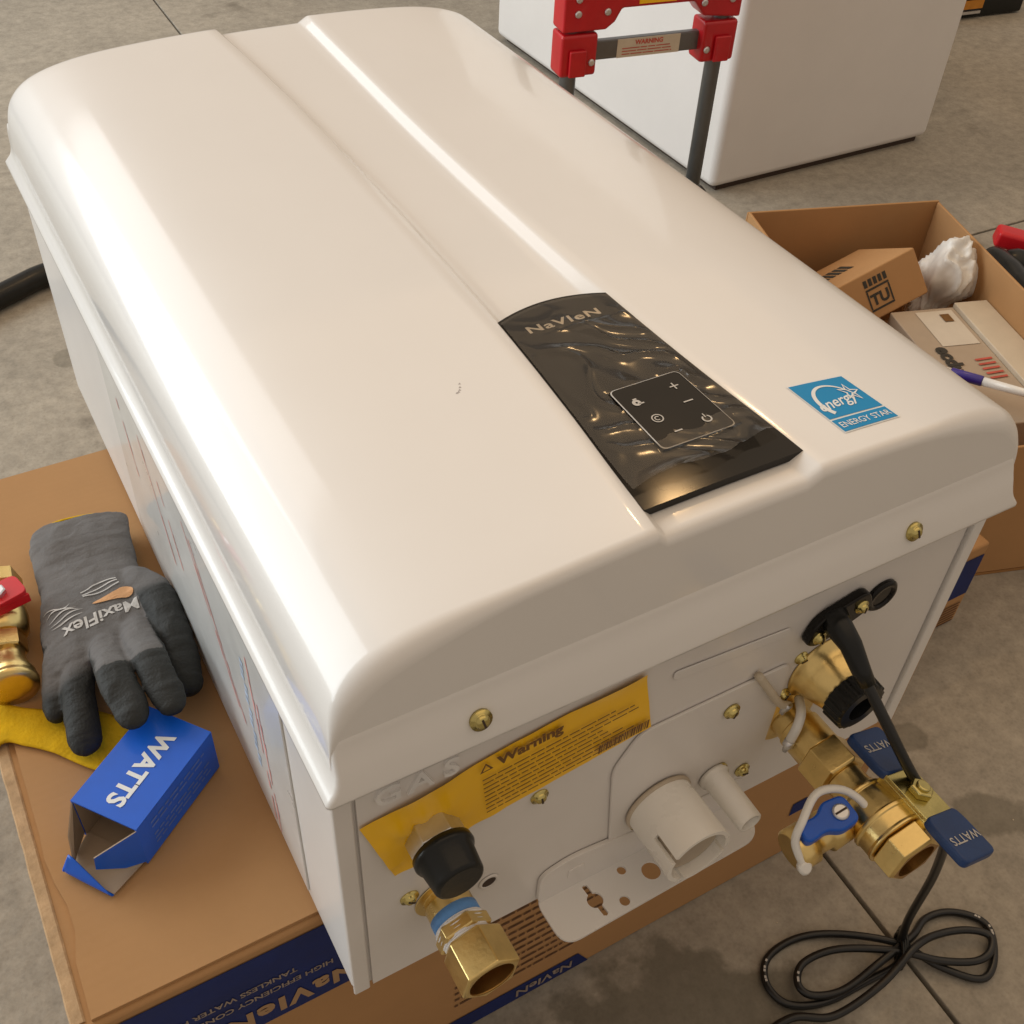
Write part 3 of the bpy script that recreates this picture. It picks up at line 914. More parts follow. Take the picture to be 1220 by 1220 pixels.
# cord gland, spare grommet, power cord
mb = MB()
mb.prism(round_poly([(0.3005, 0.170), (0.307, 0.189), (0.345, 0.198), (0.352, 0.182), (0.345, 0.176), (0.312, 0.163)], 0.010), 0.0065, on_panel(0))
gland = mb.build('cord_gland', 'black_gloss', heater, bevel=0.0015)
for x, z in ((0.3105, 0.1735), (0.3405, 0.1860)): screw(PP(x, z, 0.0066), r=0.0034, parent=gland, tilt=0.8)
mb = MB(); mb.lathe(PP(0.3640, 0.1790, 0.0), (0, -1, 0), [(0, 0.0125), (0.002, 0.0125), (0.0035, 0.0108), (0.0035, 0.0085), (0.0022, 0.008)], 30); gm = mb.build('grommet', 'black_gloss', heater)
cord = catmull([(0.322, 0.0, 0.186), (0.3185, -0.018, 0.183), (0.3190, -0.038, 0.168), (0.3260, -0.060, 0.143), (0.342, -0.086, 0.103), (0.372, -0.100, 0.060), (0.418, -0.090, -0.02), (0.462, -0.080, -0.13), (0.488, -0.072, -0.24), (0.4995, -0.072, -0.292),
                # figure-of-eight bundle on the concrete
                (0.487, -0.085, -0.307), (0.452, -0.083, -0.310), (0.405, -0.079, -0.3105), (0.374, -0.064, -0.3105), (0.369, -0.040, -0.3105), (0.386, -0.022, -0.3105), (0.423, -0.021, -0.3105), (0.461, -0.038, -0.309), (0.500, -0.072, -0.304),
                (0.520, -0.104, -0.309), (0.545, -0.131, -0.3105), (0.566, -0.129, -0.3105), (0.588, -0.108, -0.3105), (0.590, -0.090, -0.3105), (0.570, -0.071, -0.3105), (0.543, -0.065, -0.309), (0.512, -0.074, -0.300),
                (0.470, -0.078, -0.298), (0.425, -0.080, -0.3045), (0.396, -0.070, -0.3045), (0.392, -0.055, -0.3050), (0.410, -0.043, -0.3055), (0.445, -0.050, -0.301), (0.490, -0.078, -0.2975),
                (0.520, -0.102, -0.302), (0.550, -0.118, -0.3045), (0.570, -0.119, -0.3045), (0.582, -0.108, -0.3040), (0.568, -0.094, -0.3035), (0.540, -0.084, -0.302), (0.505, -0.084, -0.2925),
                (0.455, -0.094, -0.297), (0.40, -0.094, -0.302), (0.366, -0.077, -0.303), (0.330, -0.080, -0.3095), (0.300, -0.115, -0.3105)], 8)
mb = MB(); mb.tube(cord, 0.0036, 10); pc = mb.build('power_cord', 'black_cord', heater)
mb = MB()
for i0 in (112, 113, 115, 116, 118, 176, 177, 179, 184, 185, 240, 241, 243):
    if i0 + 1 < len(cord):
        q, q2 = cord[i0], cord[i0 + 1]; t_ = (q2 - q).normalized(); sd_ = t_.cross(V((0, 0, 1))).normalized()
        m_ = q.lerp(q2, 0.5) + V((0, 0, 0.00366))
        mb.add([m_ - t_ * 0.0012 - sd_ * 0.0010, m_ + t_ * 0.0012 - sd_ * 0.0010, m_ + t_ * 0.0012 + sd_ * 0.0010, m_ - t_ * 0.0012 + sd_ * 0.0010], [(0, 1, 2, 3)])
mb.build('cord_print', 'icon_print', pc)['kind'] = 'stuff'
mb = MB(); mb.tube([(0.320, -0.004, 0.186), (0.3185, -0.012, 0.184), (0.3185, -0.024, 0.180), (0.3188, -0.036, 0.170), (0.3205, -0.043, 0.163)], 0.007, 14, radii=[0.0092, 0.0086, 0.0070, 0.0060, 0.0050]); mb.build('strain_relief', 'black_rubber', pc)
mb = MB()
for k in range(3):
    c = V((0.4945 + 0.004 * k, -0.0775 + 0.0015 * k, -0.3035)); a = V((1.0, -0.75, 0)).normalized(); u = V((0, 0, 1)); w_ = a.cross(u)
    mb.tube([c + u * 0.0125 * math.sin(t) + w_ * 0.0165 * math.cos(t) for t in [2 * PI * i / 20 for i in range(21)]], 0.0018, 6, caps=False)
mb.build('wire_tie', 'black_rubber', pc)

# brass water outlet with black ridged cap (right of the gas side)
ox_, oz_ = 0.3320, 0.1270
mb = MB(); mb.lathe(PP(ox_, oz_, 0.0), (0, -1, 0), [(0, 0.0265), (0.0012, 0.0265), (0.0014, 0.0235), (0.010, 0.0215), (0.024, 0.0175), (0.025, 0.0165), (0.030, 0.0165)], 40)
ob = mb.build('brass_outlet', 'brass', heater)
for a in (2.4, 5.5):
    screw(PP(ox_ + 0.0305 * math.cos(a), oz_ + 0.0305 * math.sin(a), 0.0), r=0.0034, parent=ob, tilt=a)
mb = MB()
prof_n = 40; vs = []
ca = PP(ox_, oz_, 0.0245)
for t, r0, rid in ((0, 0.0170, 0), (0.0003, 0.0186, 1), (0.013, 0.0180, 1), (0.0140, 0.0165, 0), (0.0140, 0.0100, 0), (0.0060, 0.0095, 0)):
    row = []
    for i in range(prof_n * 2):
        th = 2 * PI * i / (prof_n * 2); rr = r0 + (0.0010 if rid and (i // 2) % 2 else 0)
        row.append(ca + V((rr * math.cos(th), -t, rr * math.sin(th))))
    vs.append(row)
mb.grid(vs, close=True, smooth=False); mb.add(vs[-1], [tuple(range(prof_n * 2))])
mb.build('outlet_cap', 'black_rubber', ob)

# isolation valve on the cold water stub
vx, vz = 0.3150, 0.0850
AX = (0, -1, 0)
mb = MB()
mb.lathe(PP(vx, vz, 0.0), AX, [(0, 0.0235), (0.001, 0.0235), (0.0012, 0.0140), (0.012, 0.0140), (0.0125, 0.0155), (0.034, 0.0155)], 36)
mb.lathe(PP(vx, vz, 0.0335), AX, [(0, 0.0170), (0.0014, 0.0190), (0.0205, 0.0190), (0.022, 0.0170)], 6, False, up=(1, 0, 0.25))
mb.lathe(PP(vx, vz, 0.0555), AX, [(0, 0.0130), (0.010, 0.0130), (0.0145, 0.0150), (0.0150, 0.0172), (0.017, 0.0172), (0.0175, 0.0160), (0.024, 0.0180), (0.034, 0.0195), (0.0345, 0.0208), (0.037, 0.0208), (0.0375, 0.0198), (0.046, 0.0198), (0.047, 0.0205), (0.0485, 0.0205), (0.049, 0.0180)], 36)
mb.lathe(PP(vx, vz, 0.1045), AX, [(0, 0.0180), (0.0012, 0.0200), (0.0145, 0.0200), (0.0160, 0.0175)], 6, False, up=(1, 0, 0.25), caps=(True, False))
iv = mb.build('isolation_valve', 'brass', heater, bevel=0.0006)
mb = MB(); e0 = PP(vx, vz, 0.1205)
u0 = V((1, 0, 0.25)).normalized(); w0 = V(AX).cross(u0); ro, ri = [], []
for i in range(36):
    th = 2 * PI * i / 36; rh = 0.0175 * math.cos(PI / 6) / math.cos((th % (PI / 3)) - PI / 6); d_ = u0 * math.cos(th) + w0 * math.sin(th)
    ro.append(e0 + d_ * rh); ri.append(e0 + d_ * 0.0135)
mb.grid([ro, ri, [q + V((0, 0.014, 0)) for q in ri]], close=True, smooth=False); mb.add([q + V((0, 0.014, 0)) for q in ri], [tuple(range(36))])
mb.build('valve_bore', 'brass_dark', iv)
# butterfly lever: stem up and to the right, yellow zinc centre, two navy vinyl wings
sd = V((math.sin(0.30), 0, math.cos(0.30)))
s0 = V((vx + 0.0175, -0.0930, vz + 0.0075))
mb = MB(); mb.lathe(s0 - V((0.012, 0, 0.006)), V((0.9, 0, 0.45)), [(0, 0.0115), (0.012, 0.0115), (0.0125, 0.009), (0.016, 0.009)], 24); mb.lathe(s0, sd, [(0, 0.0095), (0.004, 0.0095), (0.0045, 0.0085), (0.0110, 0.0085)], 6, False); mb.build('valve_stem', 'brass', iv)
ya = V((0, -1, 0)); xa = ya.cross(sd).normalized()
def lev(u, v, h): return s0 + sd * (0.0105 + h) + ya * u + xa * v
mb = MB()
mb.prism(round_poly([(-0.020, -0.0125), (0.020, -0.0125), (0.020, 0.0125), (-0.020, 0.0125)], 0.003), 0.0028, lev)
mb.prism(round_poly([(-0.020, -0.0125), (0.020, -0.0125), (0.020, -0.0100), (-0.020, -0.0100)], 0.0005), -0.006, lev)
mb.prism(round_poly([(-0.020, 0.0100), (0.020, 0.0100), (0.020, 0.0125), (-0.020, 0.0125)], 0.0005), -0.006, lev)
lv = mb.build('lever', 'zinc', iv, bevel=0.0008)
mb = MB(); mb.lathe(lev(0, 0, 0.0026), sd, [(0, 0.0072), (0.0006, 0.0078), (0.0045, 0.0078), (0.0052, 0.0068)], 6, False, up=ya); mb.lathe(lev(0, 0, 0.005), sd, [(0, 0.0045), (0.004, 0.0045), (0.0046, 0.0038)], 16)
mb.build('lever_nut', 'zinc', iv, bevel=0.0004)
def wing(s, name):
    mb = MB()
    a, b, c = 0.0165 * s, 0.024 * s, 0.050 * s
    mb.prism(round_poly([(a, -0.0135), (b, -0.0150), (c, -0.0150), (c, 0.0150), (b, 0.0150), (a, 0.0135)], 0.0045), 0.0070, lambda u, v, h: lev(u, v, h - 0.0022))
    wv = mb.build(name, 'blue_handle', iv, bevel=0.0018, seg=3)
    return wv
wing(1, 'lever_grip'); wing(-1, 'lever_grip')
mb = MB()
put_text(mb, 'WATTS', lambda u, v, h: lev(0.036 + v, u * 1.0, 0.0051), size=0.0078, bold=0.01)
mb.build('grip_lettering', 'icon_print', iv)
mb = MB()
put_text(mb, 'WATTS', lambda u, v, h: lev(-0.036 + v, u * 1.0, 0.0051), size=0.0078, bold=0.01)
mb.build('grip_lettering', 'icon_print', iv)
# side drain with bright blue handle and white retaining strap
dd = V((-1, 0.0, -0.12)).normalized(); d0 = V((vx, -0.0780, vz))
mb = MB(); mb.lathe(d0, dd, [(0.010, 0.0105), (0.020, 0.0105), (0.021, 0.0125), (0.034, 0.0130), (0.0345, 0.0105), (0.046, 0.0105), (0.0465, 0.0135), (0.058, 0.0135), (0.0595, 0.0120)], 30)
dr = mb.build('drain_outlet', 'brass', iv)
up2 = (V((-0.35, -0.1, 1))); up2 = (up2 - up2.dot(dd) * dd).normalized(); sx2 = -dd.cross(up2).normalized()
h0 = d0 + dd * 0.0290 + up2 * 0.0125
def dh(u, v, h): return h0 + up2 * h + dd * u + sx2 * v
mb = MB(); mb.prism(round_poly([(-0.011, -0.009), (0.004, -0.011), (0.011, -0.006), (0.026, -0.007), (0.027, 0.006), (0.011, 0.005), (0.004, 0.010), (-0.011, 0.009)], 0.005), 0.0085, dh); hb = mb.build('drain_handle', 'bright_blue', iv, bevel=0.0018, seg=3)
mb = MB(); mb.lathe(dh(-0.002, 0, 0.0080), up2, [(0, 0.0052), (0.0018, 0.0052), (0.0026, 0.0040)], 20); mb.box((-0.0042, -0.0006, 0.0026), (0.0042, 0.0006, 0.0031), Matrix.Translation(dh(-0.002, 0, 0.008)) @ Matrix((dd, sx2, up2)).transposed().to_4x4(), m=1); mb.build('handle_screw', ['steel', 'recess_shade'], iv)
c = d0 + dd * 0.030
sp = [d0 + dd * (0.054) + up2 * 0.008 + sx2 * 0.012]
stp = catmull([d0 + dd * 0.0595 + sx2 * 0.010 + up2 * 0.004, d0 + dd * 0.060 + up2 * 0.016, d0 + dd * 0.052 - sx2 * 0.006 + up2 * 0.025, d0 + dd * 0.034 - sx2 * 0.015 + up2 * 0.027, d0 + dd * 0.016 - sx2 * 0.010 + up2 * 0.021, d0 + dd * 0.008 + sx2 * 0.004 + up2 * 0.014, d0 + dd * 0.010 + sx2 * 0.013 + up2 * 0.002], 6)
mb = MB(); mb.tube(stp, 0.0026, 10); mb.build('retaining_strap', 'strap', iv)
mb = MB(); mb.lathe(d0 + dd * 0.0595 + sx2 * 0.010 + up2 * 0.001, up2 * 0.6 + sx2 * 0.6, [(0, 0.004), (0.004, 0.0048), (0.0055, 0.003)], 14); mb.build('strap_pin', 'strap', iv)
# sensor clip between outlet and valve
mb = MB(); mb.tube(catmull([PP(0.3165, 0.106, 0.004), PP(0.3080, 0.109, 0.015), PP(0.3020, 0.104, 0.020), PP(0.2985, 0.093, 0.021)], 6), 0.0032, 10); cl = mb.build('sensor_clip', 'strap', heater)
for q in (PP(0.2985, 0.093, 0.021), PP(0.3035, 0.112, 0.006)):
    mb = MB(); mb.lathe(q, (-0.35, -0.1, -0.8), [(0, 0.0036), (0.004, 0.0036), (0.006, 0.0022), (0.009, 0.0016)], 12); mb.build('clip_end', 'steel', cl)
# tan plastic lead running on the panel up to the clip
mb = MB(); mb.tube(catmull([PP(0.271, 0.156, 0.003), PP(0.284, 0.135, 0.005), PP(0.296, 0.116, 0.006), PP(0.306, 0.108, 0.006)], 5), 0.0028, 8, radii=None); mb.build('sensor_lead', 'cream', heater)

mb = MB()
for k in range(5):
    xx, yy = 0.1345 + 0.0012 * k, 0.1330 + 0.0004 * k * k
    mb.add([V((xx, yy, cover_z(xx, yy) + 0.0001)), V((xx + 0.0016, yy - 0.0005, cover_z(xx, yy) + 0.0001)), V((xx + 0.0014, yy + 0.0012, cover_z(xx, yy) + 0.0001))], [(0, 1, 2)])
mb.build('paint_scuff', mat('grey_scuff', (0.38, 0.35, 0.34), 0.6, var=0.2, vscale=200), heater)['kind'] = 'stuff'
# control panel: glossy black inlay in the recess
def top_pt(x, y, off): return V((x, y, cover_z(x, y) + off))
rows = []
for j in range(33):
    t = j / 32
    y0 = 0.0125
    row = []
    for i in range(21):
        s = i / 20
        ytop = 0.180 + 0.0075 * (1 - (2 * s - 1) ** 2)
        y = y0 + (ytop - y0) * t
        xl, xr = smooth_interp(XL, y) + 0.0004, smooth_interp(XR, y) - 0.0004
        x = xl + (xr - xl) * s
        row.append(tuple(top_pt(x, y, 0.0001)))
    rows.append(row)
mb = MB(); mb.grid(rows)
o = len(mb.v); nc = 21
edge = rows[0] + [r[-1] for r in rows[1:]] + rows[-1][-2::-1] + [r[0] for r in rows[-2:0:-1]]
mb.grid([edge, [(x, y, z - 0.0046) for x, y, z in edge]], close=True, smooth=False)
cpanel = mb.build('control_panel', 'black_gloss', heater)
# peeled protective film over the inlay, with a window round the keypad
padc = [(0.2050, 0.0950), (0.2490, 0.0955), (0.2515, 0.0435), (0.2075, 0.0425)]
def in_pad(x, y):
    return 0.2040 < x < 0.2525 and 0.0415 < y < 0.0965
rows = []
NX, NY = 84, 150
for j in range(NY + 1):
    row = []
    for i in range(NX + 1):
        s = i / NX; t = j / NY
        ylo = 0.0245 + 0.004 * s + 0.0015 * math.sin(s * 9); yhi = 0.1775 + 0.0075 * (1 - (2 * s - 1) ** 2)
        y = ylo + (yhi - ylo) * t
        xl, xr = smooth_interp(XL, y) + 0.0010, smooth_interp(XR, y) - 0.0010
        x = xl + (xr - xl) * s
        q = V((x * 34, y * 22, 0.3)); rr_ = Matrix.Rotation(0.5, 3, 'Z') @ q
        a = noise.noise(V((rr_.x * 0.8, rr_.y * 2.2, 1.0)) + V((noise.noise(q * 0.9), noise.noise(q * 0.9 + V((9, 0, 0))), 0)) * 1.1)
        wz = 0.0021 * (1 - abs(a)) ** 4.5 + 0.0007 * noise.noise(q * 1.8)
        e_ = min(1, min(s, 1 - s) * 9) * min(1, (1 - t) * 9) 
        if j < 10: wz += 0.0028 * (1 - j / 10) ** 2 * (0.6 + 0.4 * math.sin(s * 7))
        if in_pad(x, y): wz *= 0.12; 
        row.append(tuple(top_pt(x, y, 0.0009 + max(-0.0003, wz * (0.35 if y > 0.157 else 1.0) * e_ * (0.45 + 0.9 * s) + (0.0022 * (1 - t) ** 8)))))
    rows.append(row)
mb = MB(); mb.grid(rows); mb.build('protective_film', M['film'], cpanel)
def pad_fn(u, v, h=0.0, off=0.0014):      # u right, v away; centre of keypad
    return top_pt(0.2282 + u, 0.0690 + v, off + h)
mb = MB()
ol = round_poly([(-0.0235, -0.0262), (0.0235, -0.0262), (0.0225, 0.0262), (-0.0225, 0.0262)], 0.004)
il = [(u * 0.975, v * 0.98) for u, v in ol]
mb.grid([[pad_fn(u, v, 0, 0.0016) for u, v in ol], [pad_fn(u, v, 0, 0.0018) for u, v in il]], close=True, smooth=False); mb.build('keypad_edge', 'icon_print', cpanel)
mb = MB()
rows = [[pad_fn(u * 0.0455 / 8 - 0.02275, v * 0.051 / 8 - 0.0255, 0, 0.00155) for u in range(9)] for v in range(9)]
mb.grid(rows); mb.build('keypad', 'black_gloss', cpanel)
def bar(mb, u, v, lu, lv): mb.add([pad_fn(u - lu, v - lv, 0, 0.0019), pad_fn(u + lu, v - lv, 0, 0.0019), pad_fn(u + lu, v + lv, 0, 0.0019), pad_fn(u - lu, v + lv, 0, 0.0019)], [(0, 1, 2, 3)])
def arc(mb, u, v, r, w_, a0, a1, n=20):
    mb.grid([[pad_fn(u + (r + k) * math.cos(a0 + (a1 - a0) * i / n), v + (r + k) * math.sin(a0 + (a1 - a0) * i / n), 0, 0.0019) for i in range(n + 1)] for k in (-w_, w_)], smooth=False)
mb = MB()
bar(mb, 0.0125, 0.0150, 0.0028, 0.0004); bar(mb, 0.0125, 0.0150, 0.0004, 0.0028)           # plus
bar(mb, 0.0118, 0.0010, 0.0030, 0.00045)                                                   # dash
arc(mb, 0.0118, -0.0155, 0.0024, 0.00045, 2.1, 7.3); bar(mb, 0.0118, -0.0128, 0.00035, 0.0016)   # power
bar(mb, -0.0075, -0.0170, 0.0024, 0.00045)                                                 # minus
arc(mb, -0.0115, -0.0040, 0.0030, 0.00035, 0, 2 * PI); arc(mb, -0.0115, -0.0040, 0.0014, 0.0003, 0.6, 5.2)
arc(mb, -0.0140, 0.0115, 0.0016, 0.0009, 0, 2 * PI); bar(mb, -0.0118, 0.0102, 0.0016, 0.0005); bar(mb, -0.0135, 0.0145, 0.0012, 0.0005)
mb.build('button_icons', 'icon_print', cpanel)
mb = MB()
put_text(mb, 'NaVIeN', lambda u, v, h: top_pt(0.2210 + u * 1.3, 0.1650 + v * 0.85, 0.0003), size=0.0105, bold=0.022, spacing=1.12)
mb.build('brand_lettering', 'silver_print', cpanel)

# blue energy label on the right shoulder
def st(u, v, off): 
    # u 0..1 left to right, v 0..1 front to back
    a = V((0.3010, 0.0145)).lerp(V((0.3385, 0.0135)), u); b = V((0.2985, 0.0580)).lerp(V((0.3345, 0.0545)), u)
    q = a.lerp(b, v); return top_pt(q.x, q.y, off)
def stq(mb, u0, v0, u1, v1, off, n=10, m=0):
    mb.grid([[st(u0 + (u1 - u0) * i / n, v0 + (v1 - v0) * j / n, off) for i in range(n + 1)] for j in range(n + 1)], m=m)
mb = MB(); stq(mb, -0.015, -0.015, 1.015, 1.015, 0.0003); sk = mb.build('energy_label', 'white_print', heater)
mb = MB(); stq(mb, 0.005, 0.265, 0.995, 0.995, 0.0005); stq(mb, 0.005, 0.005, 0.995, 0.235, 0.0005); mb.build('label_field', 'blue_sticker', sk)
mb = MB()
nA = 30
ro, ri = [], []
for i in range(nA + 1):
    a = PI * 1.18 - (PI * 1.12) * i / nA
    wdt = 0.040 * (1 - 0.72 * i / nA)
    ro.append(st(0.47 + 0.37 * math.cos(a), 0.52 + 0.37 * math.sin(a), 0.0007)); ri.append(st(0.47 + (0.37 - wdt * 2) * math.cos(a), 0.52 + (0.37 - wdt * 1.6) * math.sin(a), 0.0007))
mb.grid([ro, ri], smooth=False)
put_text(mb, 'energy', lambda u, v, h: st(0.40 + u, 0.54 + v + 0.28 * u * 0.4, 0.0007), size=0.27, bold=0.012, shear=0.35)
star_o, star_i = [], []
for i in range(10):
    r = 0.20 if i % 2 == 0 else 0.085
    a = PI / 2 + i * PI / 5 - 0.25
    star_o.append(st(0.78 + r * 0.85 * math.cos(a), 0.645 + r * math.sin(a), 0.0009)); star_i.append(st(0.78 + (r - 0.035) * 0.85 * math.cos(a), 0.645 + (r - 0.035) * math.sin(a), 0.0009))
mb.grid([star_o, star_i], close=True, smooth=False)
put_text(mb, 'ENERGY STAR', lambda u, v, h: st(0.5 + u, 0.12 + v, 0.0007), size=0.145, bold=0.006)
mb.build('label_print', 'white_print', sk)

# label film with faded print on the left side of the casing
mb = MB(); mb.box((-0.0008, 0.07, 0.012), (0.0004, 0.44, 0.215)); sl = mb.build('side_label', 'side_film', heater)
mb = MB(); mb2 = MB(); rnd = random.Random(4)
for (y0, z0, y1, z1) in ((0.24, 0.195, 0.172, 0.085), (0.228, 0.190, 0.162, 0.080), (0.128, 0.185, 0.124, 0.02), (0.120, 0.16, 0.116, 0.015), (0.34, 0.19, 0.30, 0.10), (0.30, 0.18, 0.27, 0.11), (0.40, 0.18, 0.38, 0.12)):
    n_ = int(math.hypot(y1 - y0, z1 - z0) / 0.009)
    for k in range(n_):
        t = k / n_; y = y0 + (y1 - y0) * t; z = z0 + (z1 - z0) * t
        y2_ = y + (y1 - y0) / n_ * 0.96; z2_ = z + (z1 - z0) / n_ * 0.96; w_ = rnd.uniform(0.0016, 0.0034)
        if rnd.random() < 0.9: mb.add([(-0.0011, y, z), (-0.0011, y - w_, z), (-0.0011, y2_ - w_, z2_), (-0.0011, y2_, z2_)], [(0, 1, 2, 3)])
for k in range(14):
    y = 0.142 + 0.0015 * (k % 3); z = 0.17 - k * 0.008
    mb2.add([(-0.0011, y, z), (-0.0011, y - 0.006, z), (-0.0011, y - 0.006, z - 0.005), (-0.0011, y, z - 0.005)], [(0, 1, 2, 3)])
mb.build('side_print', 'faded_red', sl)['kind'] = 'stuff'
mb2.build('side_blue_print', 'faded_blue', sl)['kind'] = 'stuff'

# ------------------------------------------------------------------ work glove
def remeshed(parts_mb, name, voxel, smooth_it, factor=0.5):
    me = bpy.data.meshes.new(name + '_raw'); me.from_pydata(parts_mb.v, [], parts_mb.f)
    o = bpy.data.objects.new(name + '_raw', me); TMP.collection.objects.link(o)
    bm = bmesh.new(); bm.from_mesh(me); bmesh.ops.recalc_face_normals(bm, faces=bm.faces); bm.to_mesh(me); bm.free()
    r = o.modifiers.new('r', 'REMESH'); r.mode = 'VOXEL'; r.voxel_size = voxel
    s = o.modifiers.new('s', 'SMOOTH'); s.factor = factor; s.iterations = smooth_it
    TMP.view_layers[0].update(); dg = TMP.view_layers[0].depsgraph
    res = bpy.data.meshes.new_from_object(o.evaluated_get(dg))
    bpy.data.objects.remove(o); bpy.data.meshes.remove(me)
    res.name = name
    return res


def capsule(mb, pts, radii, zs=1.0, n=16):
    """closed tapering tube with round ends; zs flattens it vertically"""
    P = catmull(pts, 5); nP = len(P)
    Rr = [interp([(i / (len(radii) - 1), r) for i, r in enumerate(radii)], k / (nP - 1)) for k in range(nP)]
    d0 = (P[0] - P[1]).normalized(); d1 = (P[-1] - P[-2]).normalized()
    pre = [(P[0] + d0 * Rr[0] * math.cos(a), Rr[0] * math.sin(a)) for a in (0.25, 0.6, 1.0)]
    post = [(P[-1] + d1 * Rr[-1] * math.cos(a), Rr[-1] * math.sin(a)) for a in (1.0, 0.6, 0.25)]
    allp = pre + list(zip(P, Rr)) + post
    rows = []
    for i, (q, r) in enumerate(allp):
        a, b = allp[max(i - 1, 0)][0], allp[min(i + 1, len(allp) - 1)][0]
        t = (b - a).normalized(); h = t.cross(V((0, 0, 1))).normalized(); v = h.cross(t)
        rows.append([q + h * r * math.cos(2 * PI * k / n) + v * r * zs * math.sin(2 * PI * k / n) for k in range(n)])
    mb.grid(rows, close=True)
    mb.add(rows[0], [tuple(range(n))]); mb.add(rows[-1], [tuple(range(n))])


gb = MB()
# palm and cuff as a lofted flat oval (x centre, half width, y, z centre, half height)
secs = [(-0.046, 0.0365, 0.462, 0.0160, 0.0115), (-0.049, 0.0385, 0.452, 0.0165, 0.0135), (-0.0525, 0.0395, 0.432, 0.0175, 0.0150), (-0.0545, 0.0375, 0.408, 0.0165, 0.0135),
        (-0.0555, 0.0385, 0.385, 0.0180, 0.0150), (-0.0565, 0.0420, 0.360, 0.0205, 0.0165), (-0.0595, 0.0440, 0.335, 0.0215, 0.0165), (-0.0640, 0.0430, 0.312, 0.0220, 0.0150), (-0.0660, 0.0395, 0.298, 0.0215, 0.0125)]
rows = []
for (xc, hw, y, zc, hh) in secs:
    rw = []
    for k in range(28):
        a = 2 * PI * k / 28; ca, sa = math.cos(a), math.sin(a)
        x = xc + hw * math.copysign(abs(ca) ** 0.75, ca); z = zc + hh * math.copysign(abs(sa) ** 0.8, sa)
        rw.append(V((x, y - 0.18 * (x - xc), max(0.002, z))))
    rows.append(rw)
gb.grid(rows, close=True); gb.add(rows[0], [tuple(range(28))]); gb.add(rows[-1], [tuple(range(28))])
capsule(gb, [(-0.0905, 0.330, 0.021), (-0.098, 0.315, 0.020), (-0.1045, 0.296, 0.0150), (-0.108, 0.282, 0.0135)], [0.0110, 0.0104, 0.0098, 0.0086], 1.0)     # little finger
capsule(gb, [(-0.0790, 0.322, 0.024), (-0.0865, 0.296, 0.026), (-0.0930, 0.268, 0.021), (-0.0960, 0.246, 0.0150)], [0.0122, 0.0118, 0.0124, 0.0108], 0.68)
capsule(gb, [(-0.0600, 0.322, 0.028), (-0.0640, 0.290, 0.042), (-0.0645, 0.256, 0.0600), (-0.0625, 0.219, 0.0580)], [0.0124, 0.0122, 0.0126, 0.0110], 0.62)
capsule(gb, [(-0.0380, 0.328, 0.028), (-0.0385, 0.292, 0.043), (-0.0385, 0.258, 0.0600), (-0.0370, 0.219, 0.0570)], [0.0124, 0.0122, 0.0122, 0.0108], 0.62)
capsule(gb, [(-0.0250, 0.372, 0.024), (-0.0150, 0.340, 0.032), (-0.0145, 0.305, 0.033), (-0.0175, 0.270, 0.0270), (-0.0190, 0.256, 0.0240)], [0.0150, 0.0142, 0.0136, 0.0130, 0.0112], 0.75)
gme = remeshed(gb, 'work_glove', 0.0015, 4)
co_ = gme.attributes.new('coating', 'FLOAT', 'POINT')
for v in gme.vertices:
    c = v.co
    q = c * 60
    # creases where fingers bend and at the wrist
    dz = 0.0008 * (1 - abs(noise.noise(V((c.x * 45 + c.y * 15, c.y * 45 - c.x * 25, 8))))) ** 5 - 0.0005 * (1 - abs(noise.noise(V((c.x * 30, c.y * 130, 12))))) ** 6 + 0.0016 * noise.noise(V((c.x * 70, c.y * 38, 1))) + 0.0004 * noise.noise(V((c.x * 40, c.y * 120, 5)))
    n_ = v.normal
    v.co = c + V((n_.x, n_.y, max(n_.z, -0.1))) * dz
    edge = noise.noise(V((c.x * 45, c.y * 45, 3))) * 0.008
    f = sstep(0.305 + edge, 0.285 + edge, c.y) if c.x < -0.028 else sstep(0.352 + edge, 0.338 + edge, c.y)
    low = sstep(0.55, 0.05, n_.z) if c.y < 0.36 else sstep(0.2, -0.25, n_.z)
    col = max(f * 0.92, low)
    # the knit shows on the ridge of the middle finger
    if -0.076 < c.x < -0.028 and c.y > 0.262: col *= sstep(0.75, 0.35, n_.z) * 0.85 + 0.1
    if c.y > 0.43: col = min(col, 0.1)
    co_.data[v.index].value = col
for p_ in gme.polygons: p_.use_smooth = True
gme.materials.append(M['glove'])
glove = thing('work_glove', 'dark grey knit work glove with black coated fingers, lying beside the white heater', 'glove', (-0.06, 0.34, 0))
for v in gme.vertices: v.co -= glove.location
gob = bpy.data.objects.new('glove_shell', gme); COL.objects.link(gob); gob.parent = glove
gbvh = BVHTree.FromPolygons([v.co + glove.location for v in gme.vertices], [tuple(p_.vertices) for p_ in gme.polygons])
def on_glove(x, y, off=0.0006):
    h = gbvh.ray_cast(V((x, y, 0.3)), V((0, 0, -1)))
    return h[0] + V((0, 0, off)) if h[0] is not None else V((x, y, 0.03))
mb = MB()
gang = PI + 0.12
def gp(u, v, off=0.0007):   # glove-print frame: u toward reader's right of upside-down text
    u *= 1.3; v *= 1.3; x = -0.0565 + math.cos(gang) * u - math.sin(gang) * v; y = 0.3340 + math.sin(gang) * u + math.cos(gang) * v
    return on_glove(x, y, off)
put_text(mb, 'MaxiFlex', lambda u, v, h: gp(u, v), size=0.0125, bold=0.02, shear=0.2)
